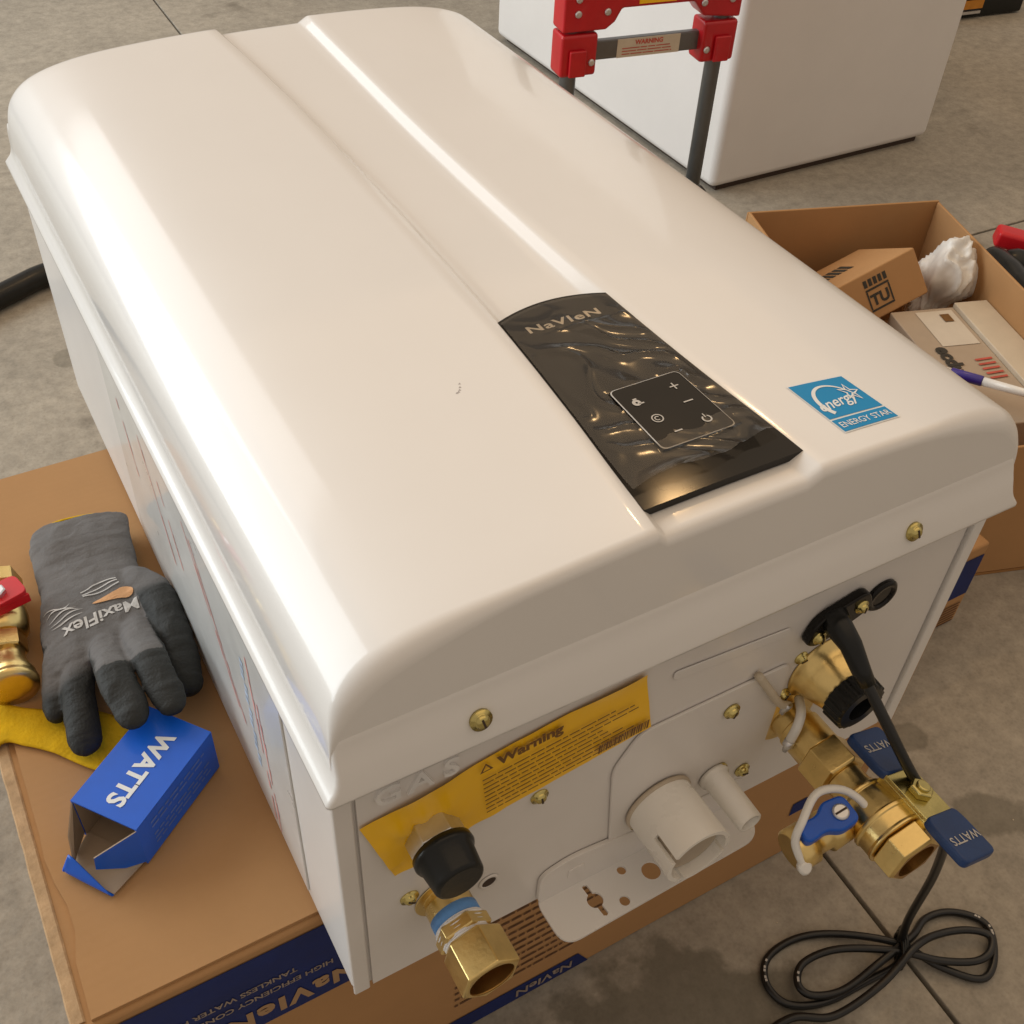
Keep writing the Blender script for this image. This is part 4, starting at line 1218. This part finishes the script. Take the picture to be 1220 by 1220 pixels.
for k, (y_, l_, b_) in enumerate(((0.006, 0.020, 0.001), (0.0092, 0.021, 0.0015), (0.0124, 0.019, 0.002), (0.0158, 0.018, 0.0025), (0.0192, 0.016, 0.003))):
    a = [gp(0.028 - l_ * t, -y_ - 0.0022 + b_ * math.sin(t * 5 + k), 0.0008) for t in [i / 14 for i in range(15)]]
    b = [gp(0.028 - l_ * t, -y_ - 0.0022 - 0.0011 * math.sin(PI * t) + b_ * math.sin(t * 5 + k), 0.0008) for t in [i / 14 for i in range(15)]]
    mb.grid([a, b], smooth=False)
for k in range(3):
    a = [gp(0.004 - 0.022 * t, -0.0205 - 0.0028 * k + 0.0016 * math.sin(t * 4 + k), 0.0008) for t in [i / 14 for i in range(15)]]
    b = [gp(0.004 - 0.022 * t, -0.0215 - 0.0028 * k + 0.0016 * math.sin(t * 4 + k), 0.0008) for t in [i / 14 for i in range(15)]]
    mb.grid([a, b], smooth=False)
mb.build('glove_lettering', 'glove_print', glove)
mb = MB()
dp = [(0.0, -0.0135)]
tear = []
for i in range(24):
    a = 2 * PI * i / 24
    r = 0.0062 * (1 + 0.0 * a)
    tx = -0.0165 + r * math.cos(a) + (0.0120 * max(0, math.cos(a)) ** 3); ty = -0.0120 + r * 0.8 * math.sin(a) * (1 - 0.35 * max(0, math.cos(a)))
    tear.append((tx, ty))
ring = [gp(x, y, 0.0009) for x, y in tear]
mb.grid([ring, [gp(-0.0150 + (x + 0.0150) * 0.5, -0.012 + (y + 0.012) * 0.5, 0.0009) for x, y in tear]], close=True, smooth=False)
mb.grid([[gp(-0.0150 + (x + 0.0150) * 0.5, -0.012 + (y + 0.012) * 0.5, 0.0009) for x, y in tear], [gp(-0.0150, -0.012, 0.0009)] * 24], close=True, smooth=False)
mb.build('drop_emblem', 'orange_print', glove)
# yellow overlock edge at the cuff
mb = MB()
mb.tube(catmull([(-0.083, 0.4690, 0.014), (-0.066, 0.4655, 0.0245), (-0.046, 0.4620, 0.0268), (-0.028, 0.4585, 0.0250), (-0.011, 0.4550, 0.014)], 6), 0.0011, 8)
mb.build('cuff_edge', 'yellow_cloth', glove)

# ------------------------------------------------------------------ yellow cloth strip
rows = []
LO = [(-0.175, 0.262), (-0.150, 0.281), (-0.135, 0.272), (-0.120, 0.258), (-0.100, 0.233), (-0.088, 0.222)]
HI = [(-0.160, 0.318), (-0.143, 0.317), (-0.125, 0.303), (-0.100, 0.288), (-0.081, 0.277), (-0.062, 0.256)]
LOc = catmull([V((a, b, 0)) for a, b in LO], 6); HIc = catmull([V((a, b, 0)) for a, b in HI], 6)
NR = 14
for j in range(NR + 1):
    rows.append([])
    for a, b in zip(LOc, HIc):
        q = a.lerp(b, j / NR)
        z = 0.0030 + 0.0022 * max(0, noise.noise(V((q.x * 55, q.y * 40, 7)))) + (0.0006 if 0 < j < NR else 0)
        rows[-1].append((max(q.x, CX0 + 0.001) if q.x > -0.152 else q.x, q.y, z if q.x > CX0 else z - (CX0 - q.x) * 1.2))
mb = MB(); mb.grid(rows)
cl = mb.build('yellow_cloth', 'yellow_cloth', base=(-0.11, 0.27, 0))
s_ = cl.modifiers.new('thick', 'SOLIDIFY'); s_.thickness = 0.0025; s_.offset = -1
tag(cl, 'mustard yellow felt cloth strip lying flat under the grey glove', 'cloth')

# ------------------------------------------------------------------ small blue box, open at the near end
wb = thing('blue_box', 'small glossy blue cardboard box with white lettering, open end, under the glove fingers', 'box', (-0.058, 0.185, 0.0))
T = Matrix.Translation((-0.1000, 0.1630, 0.0)) @ Matrix.Rotation(0.6525 - 0.0, 4, 'Z')
# local frame: +X runs along the box (away from the open end), +Y to the left side, Z up
BL, BW, BH, th = 0.082, 0.0510, 0.0430, 0.0012
def wbp(x, y, z): return T @ V((x, y, z))
mb = MB()
def wall(lo, hi): mb.box(lo, hi, T)
HWD = BW / 2
mb.box((0, -HWD, BH - th), (BL, HWD, BH), T)                       # top
mb.box((0, -HWD, 0.0012), (BL, -HWD + th, BH - th - 0.0002), T)    # right side
mb.box((0, HWD - th, 0.0012), (BL, HWD, BH - th - 0.0002), T)      # left side
mb.box((BL - th, -HWD + th + 0.0002, 0.0012), (BL, HWD - th - 0.0002, BH - th - 0.0002), T)
mb.build('box_shell', 'watts_blue', wb)
mb = MB()
mb.box((0.0002, -HWD + th + 0.0003, 0.0010), (BL - th - 0.0003, HWD - th - 0.0003, 0.0022), T)
for s in (-1, 1):
    y0 = s * (HWD - th - 0.0003); mb.box((0.0004, min(y0, y0 - s * 0.0006), 0.0024), (BL - th - 0.0005, max(y0, y0 - s * 0.0006), BH - th - 0.0012), T)
mb.box((0.0004, -HWD + th + 0.001, BH - th - 0.0010), (BL - th - 0.0005, HWD - th - 0.001, BH - th - 0.0004), T)
mb.build('box_lining', 'grey_card', wb)
def flap(pts, name, ms, t=0.0009):
    """thin card flap from 3-D points (front face coloured, back grey)"""
    P = [wbp(*q) for q in pts]
    nn = (P[1] - P[0]).cross(P[2] - P[0]).normalized()
    k = len(P); mb = MB()
    mb.add(P, [tuple(range(k))], m=0)
    Q = [q - nn * t for q in P]
    mb.add(Q, [tuple(range(k - 1, -1, -1))], m=1)
    mb.add(P + Q, [(i, (i + 1) % k, k + (i + 1) % k, k + i) for i in range(k)], m=1)
    return mb.build(name, ms, wb, fix=False)
# right flap swings outward from the right edge, left flap half folded in, bottom flap on the carton with a blue tip
flap([(0.0, -HWD, BH - 0.002), (0.0, -HWD, 0.004), (-0.010, -HWD + 0.009, 0.005), (-0.022, -HWD + 0.021, 0.014), (-0.021, -HWD + 0.020, 0.027)][::-1], 'side_flap', ['watts_blue', 'grey_card'])
flap([(0.0, HWD, 0.004), (0.0, HWD, BH - 0.002), (-0.014, HWD - 0.004, 0.024), (-0.022, HWD - 0.010, 0.006), (-0.014, HWD - 0.005, 0.003)][::-1], 'side_flap', ['grey_card', 'grey_card'])
flap([(0.002, -HWD + 0.002, 0.0022), (0.002, HWD - 0.002, 0.0022), (-0.025, HWD - 0.006, 0.0016), (-0.027, -HWD + 0.006, 0.0016)][::-1], 'bottom_flap', ['grey_card', 'grey_card'])
rows = []
for j in range(9):
    rows.append([])
    for i in range(13):
        s = i / 12
        hgt = (0.004 + 0.017 * s) * (1.0 if s < 0.88 else math.sqrt(max(0.05, 1 - ((s - 0.88) / 0.125) ** 2)))
        d_ = hgt * j / 8
        bend = 0.005
        bend, TA = 0.0025, 2.0
        if d_ < bend * TA: a_ = d_ / bend; px_, pz_ = bend * math.sin(a_), bend * (1 - math.cos(a_))
        else: px_, pz_ = bend * math.sin(TA) + (d_ - bend * TA) * math.cos(TA), bend * (1 - math.cos(TA)) + (d_ - bend * TA) * math.sin(TA)
        rows[-1].append(wbp(-0.0265 + 0.001 * s - px_, -HWD + 0.006 + (BW - 0.012) * s, 0.0016 + pz_))
mb = MB(); mb.grid(rows); o = mb.build('tuck_flap', 'watts_blue', wb)
s_ = o.modifiers.new('thick', 'SOLIDIFY'); s_.thickness = 0.0007; s_.offset = 0
mb = MB(); put_text(mb, 'WATTS', lambda u, v, h: wbp(0.0380 - u, -0.0010 - v, BH + 0.0004), size=0.0175, bold=0.035); 
mb.build('brand_lettering', 'white_print', wb)
mb = MB(); rnd = random.Random(9)
for row, zz in enumerate((0.034, 0.029, 0.020, 0.0155, 0.011)):
    x = 0.012
    while x < 0.068:
        l = rnd.uniform(0.003, 0.010); mb.add([wbp(x, -HWD - 0.0003, zz), wbp(x + l, -HWD - 0.0003, zz), wbp(x + l, -HWD - 0.0003, zz - 0.0018), wbp(x, -HWD - 0.0003, zz - 0.0018)], [(0, 1, 2, 3)]); x += l + 0.0016
o = mb.build('side_print', mat('pale_blue_print', (0.10, 0.18, 0.50), 0.5, var=0.2, vscale=80), wb); o['kind'] = 'stuff'

# ------------------------------------------------------------------ brass ball valve with red lever at the left edge of the carton
bv = thing('ball_valve', 'brass ball valve with a red lever lying on the carton left of the glove', 'valve', (-0.127, 0.36, 0.0))
ax = V((0.10, 1, 0)).normalized(); b0 = V((-0.1305, 0.312, 0.0195))
mb = MB()
mb.lathe(b0, ax, [(0, 0.0120), (0.0002, 0.0185), (0.005, 0.0190), (0.0055, 0.0170), (0.009, 0.0175), (0.012, 0.0172), (0.019, 0.0140), (0.028, 0.0118), (0.034, 0.0118)], 34)
mb.lathe(b0 + ax * 0.034, ax, [(0, 0.0130), (0.001, 0.0145), (0.015, 0.0145), (0.016, 0.0130)], 6, False)
mb.lathe(b0 + ax * 0.050, ax, [(0, 0.0140), (0.006, 0.0175), (0.018, 0.0185), (0.030, 0.0175), (0.036, 0.0140), (0.050, 0.0140)], 34)
mb.lathe(b0 + ax * 0.100, ax, [(0, 0.0165), (0.001, 0.0180), (0.014, 0.0180), (0.015, 0.0165)], 6, False)
bvb = mb.build('valve_body', 'brass', bv)
mb = MB(); hpt = b0 + ax * 0.068
mb.lathe(hpt + V((0, 0, 0.014)), (0, 0, 1), [(0, 0.0085), (0.010, 0.0085), (0.0105, 0.006)], 24); mb.build('valve_stem', 'brass', bv)
def rl(u, v, h): return hpt + V((0.0, 0, 0.0250 + h)) + V((0.95, 0.25, 0)).normalized() * u + V((-0.25, 0.95, 0)).normalized() * v
mb = MB(); mb.prism(round_poly([(0.022, -0.011), (0.022, 0.011), (-0.012, 0.012), (-0.050, 0.008), (-0.050, -0.008), (-0.012, -0.012)], 0.006), 0.0045, rl); mb.prism(round_poly([(0.022, -0.011), (0.022, -0.0085), (-0.050, -0.0060), (-0.050, -0.008)], 0.0008), -0.008, rl); mb.build('red_lever', 'red_plastic', bv, bevel=0.0012)
mb = MB(); mb.lathe(rl(0.004, 0, 0.0045), (0, 0, 1), [(0, 0.0062), (0.0035, 0.0062), (0.0042, 0.005)], 6, False); mb.build('lever_nut', 'steel', bv)

# ------------------------------------------------------------------ second printed carton on the floor right of the heater
c2 = thing('floor_carton', 'brown carton with dark blue printed face on the floor behind the heater', 'carton', (0.73, 0.26, FLOOR))
mb = MB(); mb.box((0.600, 0.200, FLOOR + 0.001), (0.857, 0.262, -0.180)); mb.build('carton_body', 'cardboard', c2, bevel=0.004, seg=2)
mb = MB(); mb.add([(0.604, 0.1993, -0.268), (0.853, 0.1993, -0.262), (0.853, 0.1993, -0.196), (0.604, 0.1993, -0.196)], [(0, 1, 2, 3)]); mb.build('printed_band', 'navy_print', c2)
mb = MB()
for k in range(7): mb.add([(0.80 + 0.0, 0.1990, -0.276 - k * 0.0052), (0.85, 0.1990, -0.276 - k * 0.0052), (0.85, 0.1990, -0.278 - k * 0.0052), (0.80, 0.1990, -0.278 - k * 0.0052)], [(0, 1, 2, 3)])
mb.build('fine_print', 'brown_print', c2)['kind'] = 'stuff'

# ------------------------------------------------------------------ open box with parcels
ob_ = thing('open_box', 'open topped brown cardboard box full of small parcels on the floor right of the heater', 'box', (1.05, 0.53, FLOOR))
oa = math.atan2(-0.095, 0.294)
OT = Matrix.Translation((0.975, 0.818, 0)) @ Matrix.Rotation(oa, 4, 'Z')     # local: x along back edge, -y toward camera
OW, OL_, ORim, ob_t = 0.309, 0.56, -0.100, 0.0045
def ow(x, y, z): return OT @ V((x, y, z))
def panel(lo, hi, name='side_wall', mt='cardboard'):
    mb = MB(); mb.box(lo, hi, OT); return mb.build(name, mt, ob_, bevel=0.0012, seg=1)
panel((0, -ob_t, FLOOR + 0.005), (OW, 0, ORim)); panel((0, -OL_, FLOOR + 0.005), (OW, -OL_ + ob_t, ORim + 0.001))
panel((0, -OL_ + ob_t + 0.0005, FLOOR + 0.005), (ob_t, -ob_t - 0.0005, ORim + 0.002)); panel((OW - ob_t, -OL_ + ob_t + 0.0005, FLOOR + 0.005), (OW, -ob_t - 0.0005, ORim - 0.001))
mb = MB(); mb.box((0, -OL_, FLOOR + 0.0005), (OW, 0, FLOOR + 0.0045), OT); mb.build('box_bottom', 'cardboard_in', ob_)
# small carton inside, tilted
def tilted(loc, rz, rx=0.0, ry=0.0): return Matrix.Translation(loc) @ Matrix.Rotation(rz, 4, 'Z') @ Matrix.Rotation(ry, 4, 'Y') @ Matrix.Rotation(rx, 4, 'X')
sb = thing('small_carton', 'small brown carton with dark printed symbols resting in the open box', 'carton', (1.02, 0.60, -0.2))
e1, e2, e3 = V((-0.96, 0.06, -0.29)).normalized(), V((0.21, -0.55, -0.81)).normalized(), V((0.21, 0.83, -0.51)).normalized()
e2 = (e2 - e2.dot(e1) * e1).normalized(); e3 = e1.cross(e2).normalized() * (1 if e1.cross(e2).dot(e3) > 0 else -1)
V1 = V((1.1077, 0.6170, -0.085))
ST = Matrix.Translation(V1) @ Matrix((e1, e2, e3)).transposed().to_4x4()      # local: x along the front top edge, y down the front face, z back along the top
mb = MB(); mb.box((0, 0, 0), (0.148, 0.069, 0.138), ST); mb.build('carton_body', 'cardboard', sb, bevel=0.003)
sf = lambda u, v: ST @ V((0.072 - u, 0.040 - v, -0.0006))
def sym(quads, extra=None):
    mb = MB()
    for u0, v0, u1, v1 in quads: mb.add([sf(u0, v0), sf(u1, v0), sf(u1, v1), sf(u0, v1)], [(0, 1, 2, 3)])
    if extra: extra(mb)
    mb.build('printed_symbol', 'ink', sb)['kind'] = 'stuff'
def letters(mb):
    put_text(mb, 'T', lambda u, v, h: sf(u - 0.008, v - 0.001), size=0.022, bold=0.04); put_text(mb, 'U', lambda u, v, h: sf(u + 0.007, v - 0.001), size=0.022, bold=0.04)
sym([(-0.019, -0.0165, 0.019, -0.0135), (-0.019, 0.0135, 0.019, 0.0165), (-0.019, -0.013, -0.0165, 0.013), (0.0165, -0.013, 0.019, 0.013)], letters)
sym([(-0.019 + k * 0.008, 0.0195, -0.0135 + k * 0.008, 0.0300) for k in range(5)])
tf = lambda u, v: ST @ V((0.090 - u, -0.0006, 0.075 - v))
mb = MB()
for k in range(6):
    uu = -0.030 + k * 0.010; mb.add([tf(uu, -0.018), tf(uu + 0.007, -0.018), tf(uu + 0.007, 0.018), tf(uu, 0.018)], [(0, 1, 2, 3)])
mb.build('printed_symbol', 'ink', sb)['kind'] = 'stuff'
pa = thing('mail_parcel', 'flat grey brown parcel with a pasted paper label in the open box', 'parcel', (1.1, 0.5, -0.2))
PZ = -0.160
pang = math.atan2(0.575 - 0.542, 1.092 - 1.044) * 0
PT = Matrix.Translation((1.048, 0.545, PZ)) @ Matrix.Rotation(-0.305, 4, 'Z')      # local: x to the right, y away
mb = MB(); mb.box((0.0, -0.215, -0.070), (0.098, 0.042, 0.0), PT); mb.build('parcel_body', 'parcel', pa, bevel=0.002)
pf = lambda u, v, h=0.0: PT @ V((u, v, 0.0008 + h))
mb = MB(); mb.box((0.0985, -0.217, -0.068), (0.150, 0.044, 0.006), PT); mb.build('parcel_lid', 'cream', pa, bevel=0.0015)
mb = MB(); mb.add([pf(0.034, -0.048), pf(0.090, -0.048), pf(0.090, 0.034), pf(0.034, 0.034)], [(0, 1, 2, 3)]); pl_ = mb.build('paper_label', 'paper', pa)
mb = MB(); mb.add([pf(0.066, 0.006, 0.001), pf(0.080, 0.006, 0.001), pf(0.080, 0.024, 0.001), pf(0.066, 0.024, 0.001)], [(0, 1, 2, 3)]); mb.build('label_mark', 'label_ink', pl_)
mb = MB(); put_text(mb, 'ecdun', lambda u, v, h: pf(0.030 + v, -0.086 - u * 1.0, 0.0006), size=0.030, bold=0.05); mb.build('parcel_lettering', 'ink', pa)
mb = MB()
for k in range(5): mb.add([pf(0.062, -0.082 - k * 0.010, 0.0006), pf(0.088, -0.080 - k * 0.010, 0.0006), pf(0.088, -0.084 - k * 0.010, 0.0006), pf(0.062, -0.086 - k * 0.010, 0.0006)], [(0, 1, 2, 3)])
mb.build('red_print', 'red_ink', pa)['kind'] = 'stuff'
M['bag'].node_tree.nodes['Principled BSDF'].inputs['Transmission Weight'].default_value = 0.12
# crumpled plastic bag
me = bpy.data.meshes.new('plastic_bag'); bm = bmesh.new(); bmesh.ops.create_icosphere(bm, subdivisions=5, radius=1.0)
for v in bm.verts:
    c = v.co.copy()
    st_ = V((c.x * 1.9, c.y * 1.9, c.z * 0.8))
    a = noise.noise(c * 1.2 + V((3, 1, 0))) * 0.25 + 0.22 * (1 - abs(noise.noise(st_ + V((0, 5, 0))))) ** 7 + 0.05 * (1 - abs(noise.noise(st_ * 2.1 + V((7, 5, 0))))) ** 9
    c *= (0.92 + a)
    k_ = 1 - 0.42 * math.exp(-((c.z + 0.40) / 0.28) ** 2)
    c = V((c.x * k_, c.y * k_, c.z))
    v.co = V((c.x * 0.036, c.y * 0.040, c.z * 0.060 * (1 if c.z > 0 else 1.2)))
for f in bm.faces: f.smooth = True
bm.to_mesh(me); bm.free(); me.materials.append(M['bag'])
bag = bpy.data.objects.new('plastic_bag', me); COL.objects.link(bag); bag.location = (1.190, 0.612, -0.160); bag.rotation_euler = (0.2, 0.1, 0.5)
tag(bag, 'crumpled white plastic bag squeezed upright in the open box behind the parcels', 'bag')
# pen lying across the box
pn = thing('marker_pen', 'white and violet marker pen lying over the parcels in the open box', 'pen', (0.935, 0.352, -0.08))
pa0, pb0 = V((0.875, 0.425, -0.118)), V((1.030, 0.330, -0.110))
pa0, pb0 = V((0.966, 0.500, -0.148)), V((1.052, 0.322, -0.126))
d = (pb0 - pa0).normalized(); Lp = (pb0 - pa0).length
mb = MB(); mb.lathe(pa0, d, [(0, 0.0025), (0.012, 0.0052), (0.086, 0.0058)], 18); mb.lathe(pa0 + d * 0.1265, d, [(0, 0.0058), (Lp - 0.13, 0.0052), (Lp - 0.1265, 0.0035)], 18); pnb = mb.build('pen_barrel', 'pvc', pn)
mb = MB(); mb.lathe(pa0 + d * 0.0862, d, [(0, 0.0062), (0.001, 0.0068), (0.039, 0.0068), (0.040, 0.0062)], 18); mb.build('pen_grip', 'purple_ink', pn)

# ------------------------------------------------------------------ white carton with rounded edge
wc = thing('white_cabinet', 'large white upright cabinet standing on the floor behind the red hand truck', 'cabinet', (1.52, 1.6, FLOOR))
TH = Matrix.Translation((1.243, 1.203, 0)) @ Matrix.Rotation(0.0, 4, 'Z')
mb = MB(); mb.box((0, 0, FLOOR + 0.010), (0.567, 0.85, 0.95), TH); mb.build('cabinet_body', 'white_box', wc, bevel=0.016, seg=5)
mb = MB(); mb.box((0.02, 0.012, FLOOR), (0.547, 0.83, FLOOR + 0.0095), TH); mb.build('gap_shade_block', 'recess_shade', wc)  # dark block filling the gap under the cabinet, shade put into its colour

# ------------------------------------------------------------------ red hand truck
ht = thing('hand_truck', 'folding hand truck with red joints and grey tubes standing before the white cabinet', 'hand truck', (0.94, 1.07, FLOOR))
pr, plft = V((1.061, 1.050, 0)), V((0.818, 1.086, 0))
hd = (pr - plft).normalized(); hn = V((-hd.y, hd.x, 0)) * -1      # toward the camera
def hp(u, z, h=0.0): return plft + hd * u + V((0, 0, z)) + hn * h
HWID = (pr - plft).length
mb = MB(); mb.tube([hp(0, FLOOR + 0.03), hp(0, 0.5)], 0.0125, 20); mb.build('tube', 'grey_alu', ht)
mb = MB(); mb.tube([hp(HWID, FLOOR + 0.03), hp(HWID, 0.5)], 0.0125, 20); mb.build('tube', 'grey_alu', ht)
zc = 0.060
mb = MB(); mb.box((0, -0.006, -0.014), (HWID - 0.04, 0.006, 0.014), Matrix.Translation(hp(0.02, zc)) @ Matrix.Rotation(math.atan2(hd.y, hd.x), 4, 'Z')); mb.build('cross_bar', 'grey_alu', ht, bevel=0.002)
RM = Matrix.Rotation(math.atan2(hd.y, hd.x), 4, 'Z')
def hbox(u0, z0, u1, z1, d0, d1, name, mt, bevel=0.003):
    mb = MB(); mb.box((u0, -d1, z0), (u1, -d0, z1), Matrix.Translation(plft) @ RM); return mb.build(name, mt, ht, bevel=bevel)
for s, u in ((-1, 0.0), (1, HWID)):
    a, b = (u - 0.022, u + 0.036) if s < 0 else (u - 0.036, u + 0.022)
    hbox(a, zc - 0.030, b, zc + 0.031, -0.020, 0.020, 'joint_block', 'red_paint', 0.005)
    c0_, c1_ = (u - 0.010, u + 0.016) if s < 0 else (u - 0.016, u + 0.010)
    hbox(c0_, zc - 0.028, c1_, zc + 0.010, 0.0205, 0.027, 'joint_rib', 'red_paint', 0.002)
    mb = MB(); mb.lathe(hp(u + (0.027 if s < 0 else -0.027), zc - 0.010, 0.020), hn, [(0, 0.0052), (0.002, 0.0050), (0.003, 0.003)], 14); mb.build('rivet', 'steel', ht)
# upper red crosspiece with a cut-out below
mb = MB()
cp_ = [(-0.022, 0.094), (0.046, 0.094), (0.060, 0.104), (0.070, 0.122), (HWID - 0.058, 0.122), (HWID - 0.040, 0.100), (HWID + 0.022, 0.094), (HWID + 0.022, 0.20), (-0.022, 0.20)]
mb.prism(cp_, 0.040, lambda u, v, h: hp(u, v, h - 0.020)); mb.build('upper_crosspiece', 'red_paint', ht, bevel=0.004)
for u, z in ((0.000, 0.120), (0.0, 0.140), (0.046, 0.120), (HWID - 0.043, 0.120), (HWID + 0.004, 0.122), (HWID + 0.002, 0.142)):
    mb = MB(); mb.lathe(hp(u, z, 0.020), hn, [(0, 0.0052), (0.002, 0.0050), (0.003, 0.003)], 14); mb.build('rivet', 'steel', ht)
mb = MB(); mb.prism([(0.095, 0.127), (0.155, 0.127), (0.155, 0.165), (0.095, 0.165)], 0.0008, lambda u, v, h: hp(u, v, 0.0202 + h)); yl = mb.build('yellow_label', 'yellow_label', ht)
mb = MB()
for u in (0.106, 0.118, 0.130): mb.add([hp(u, 0.132, 0.0214), hp(u + 0.008, 0.132, 0.0214), hp(u + 0.008, 0.143, 0.0214), hp(u, 0.143, 0.0214)], [(0, 1, 2, 3)])
mb.build('label_print', 'label_ink', yl)
mb = MB(); mb.prism([(0.074, zc - 0.0135), (0.178, zc - 0.0135), (0.178, zc + 0.0135), (0.074, zc + 0.0135)], 0.0008, lambda u, v, h: hp(u, v, 0.0062 + h)); cl_ = mb.build('warning_label', 'cream', ht)
mb = MB(); put_text(mb, 'WARNING', lambda u, v, h: hp(0.126 + u, zc + 0.0075 + v, 0.0074), size=0.0095, bold=0.04)
rnd = random.Random(2); dashes(mb, lambda u, v: hp(0.082 + u, zc - 0.001 + v, 0.0074), 0.088, 3, 0.0042, 0.0014, rnd, lmin=0.01, lmax=0.03, gap=0.0015, ragged=0.1)
mb.build('label_print', 'red_ink', cl_)
mb = MB(); mb.box((-0.03, -0.16, FLOOR + 0.001), (HWID + 0.03, 0.012, FLOOR + 0.006), Matrix.Translation(plft) @ RM @ Matrix.Rotation(PI, 4, 'Z') @ Matrix.Translation((-HWID, 0, 0))); mb.build('toe_plate', 'grey_alu', ht)
for u in (-0.030, HWID + 0.030):
    mb = MB(); mb.lathe(hp(u - 0.012, FLOOR + 0.0555, -0.03), hd, [(0, 0.040), (0.001, 0.052), (0.004, 0.0545), (0.020, 0.0545), (0.023, 0.052), (0.024, 0.040)], 32); wl = mb.build('wheel', 'black_rubber', ht)

# ------------------------------------------------------------------ black and red power tool, tool case, hose
tl = thing('power_tool', 'black power tool with a red cover on the floor beyond the open box', 'power tool', (1.50, 0.70, FLOOR))
def Pz(x, y, z): return V((x, y, FLOOR + z))
mb = MB()
capsule(mb, [Pz(1.500, 0.745, 0.040), Pz(1.480, 0.700, 0.040), Pz(1.460, 0.655, 0.038)], [0.024, 0.030, 0.030], 1.0, 24)
capsule(mb, [Pz(1.475, 0.690, 0.038), Pz(1.450, 0.620, 0.036), Pz(1.430, 0.565, 0.034)], [0.030, 0.034, 0.030], 1.0, 24)
capsule(mb, [Pz(1.52, 0.72, 0.04), Pz(1.58, 0.68, 0.034), Pz(1.63, 0.65, 0.034)], [0.028, 0.026, 0.03], 1.0, 24)
mb.build('tool_body', 'black_rubber', tl)
mb = MB(); mb.box((-0.030, -0.019, 0), (0.030, 0.019, 0.030), Matrix.Translation(Pz(1.560, 0.768, 0.040)) @ Matrix.Rotation(-0.75, 4, 'Z') @ Matrix.Rotation(0.12, 4, 'Y')); mb.build('red_cover', 'red_plastic', tl, bevel=0.007, seg=3)
mb = MB(); mb.lathe(Pz(1.585, 0.645, 0.075), (-0.3, -0.6, 0.5), [(0, 0.012), (0.02, 0.012), (0.022, 0.008)], 20); mb.build('chuck', 'steel', tl)
tc_ = thing('tool_case', 'black plastic tool case with amber label at the far end of the floor', 'case', (2.5, 1.8, FLOOR))
TT = Matrix.Translation((2.36, 1.71, FLOOR)) @ Matrix.Rotation(-0.13, 4, 'Z')
mb = MB(); mb.box((0, 0, 0.003), (0.27, 0.22, 0.048), TT); mb.build('case_base', 'black_rubber', tc_, bevel=0.006)
mb = MB(); mb.box((0, 0, 0.0495), (0.27, 0.22, 0.085), TT); mb.build('case_lid', 'grey_alu', tc_, bevel=0.006)
mb = MB(); mb.box((0.045, -0.004, 0.026), (0.13, -0.0003, 0.047), TT); mb.build('amber_label', 'case_yellow', tc_)
mb = MB(); mb.box((0.045, -0.006, 0.014), (0.125, -0.0003, 0.021), TT); mb.build('latch', 'steel', tc_)
mb = MB(); mb.tube(catmull([(-0.75, 1.02, FLOOR + 0.02), (-0.40, 1.20, FLOOR + 0.0195), (-0.02, 1.374, FLOOR + 0.0195), (0.08, 1.415, FLOOR + 0.0195), (0.30, 1.46, FLOOR + 0.0195), (0.62, 1.45, FLOOR + 0.0195)], 10), 0.0185, 18)
hs = mb.build('black_hose', 'black_rubber', base=(0.0, 1.38, FLOOR))
tag(hs, 'thick black hose lying on the concrete left of the heater', 'hose')
# a few crumbs on the floor
mb = MB(); rnd = random.Random(21)
for k in range(60):
    x, y, r = rnd.uniform(0.15, 1.3), rnd.uniform(-0.15, 0.5), rnd.uniform(0.0008, 0.0024)
    mb.lathe((x, y, FLOOR), (rnd.uniform(-.4, .4), rnd.uniform(-.4, .4), 1), [(0, r * 0.7), (r * 0.5, r), (r, r * 0.4)], 6, False)
cr = mb.build('floor_crumbs', 'cream', base=(0.6, 0.0, FLOOR)); cr['kind'] = 'stuff'

bpy.data.scenes.remove(TMP)
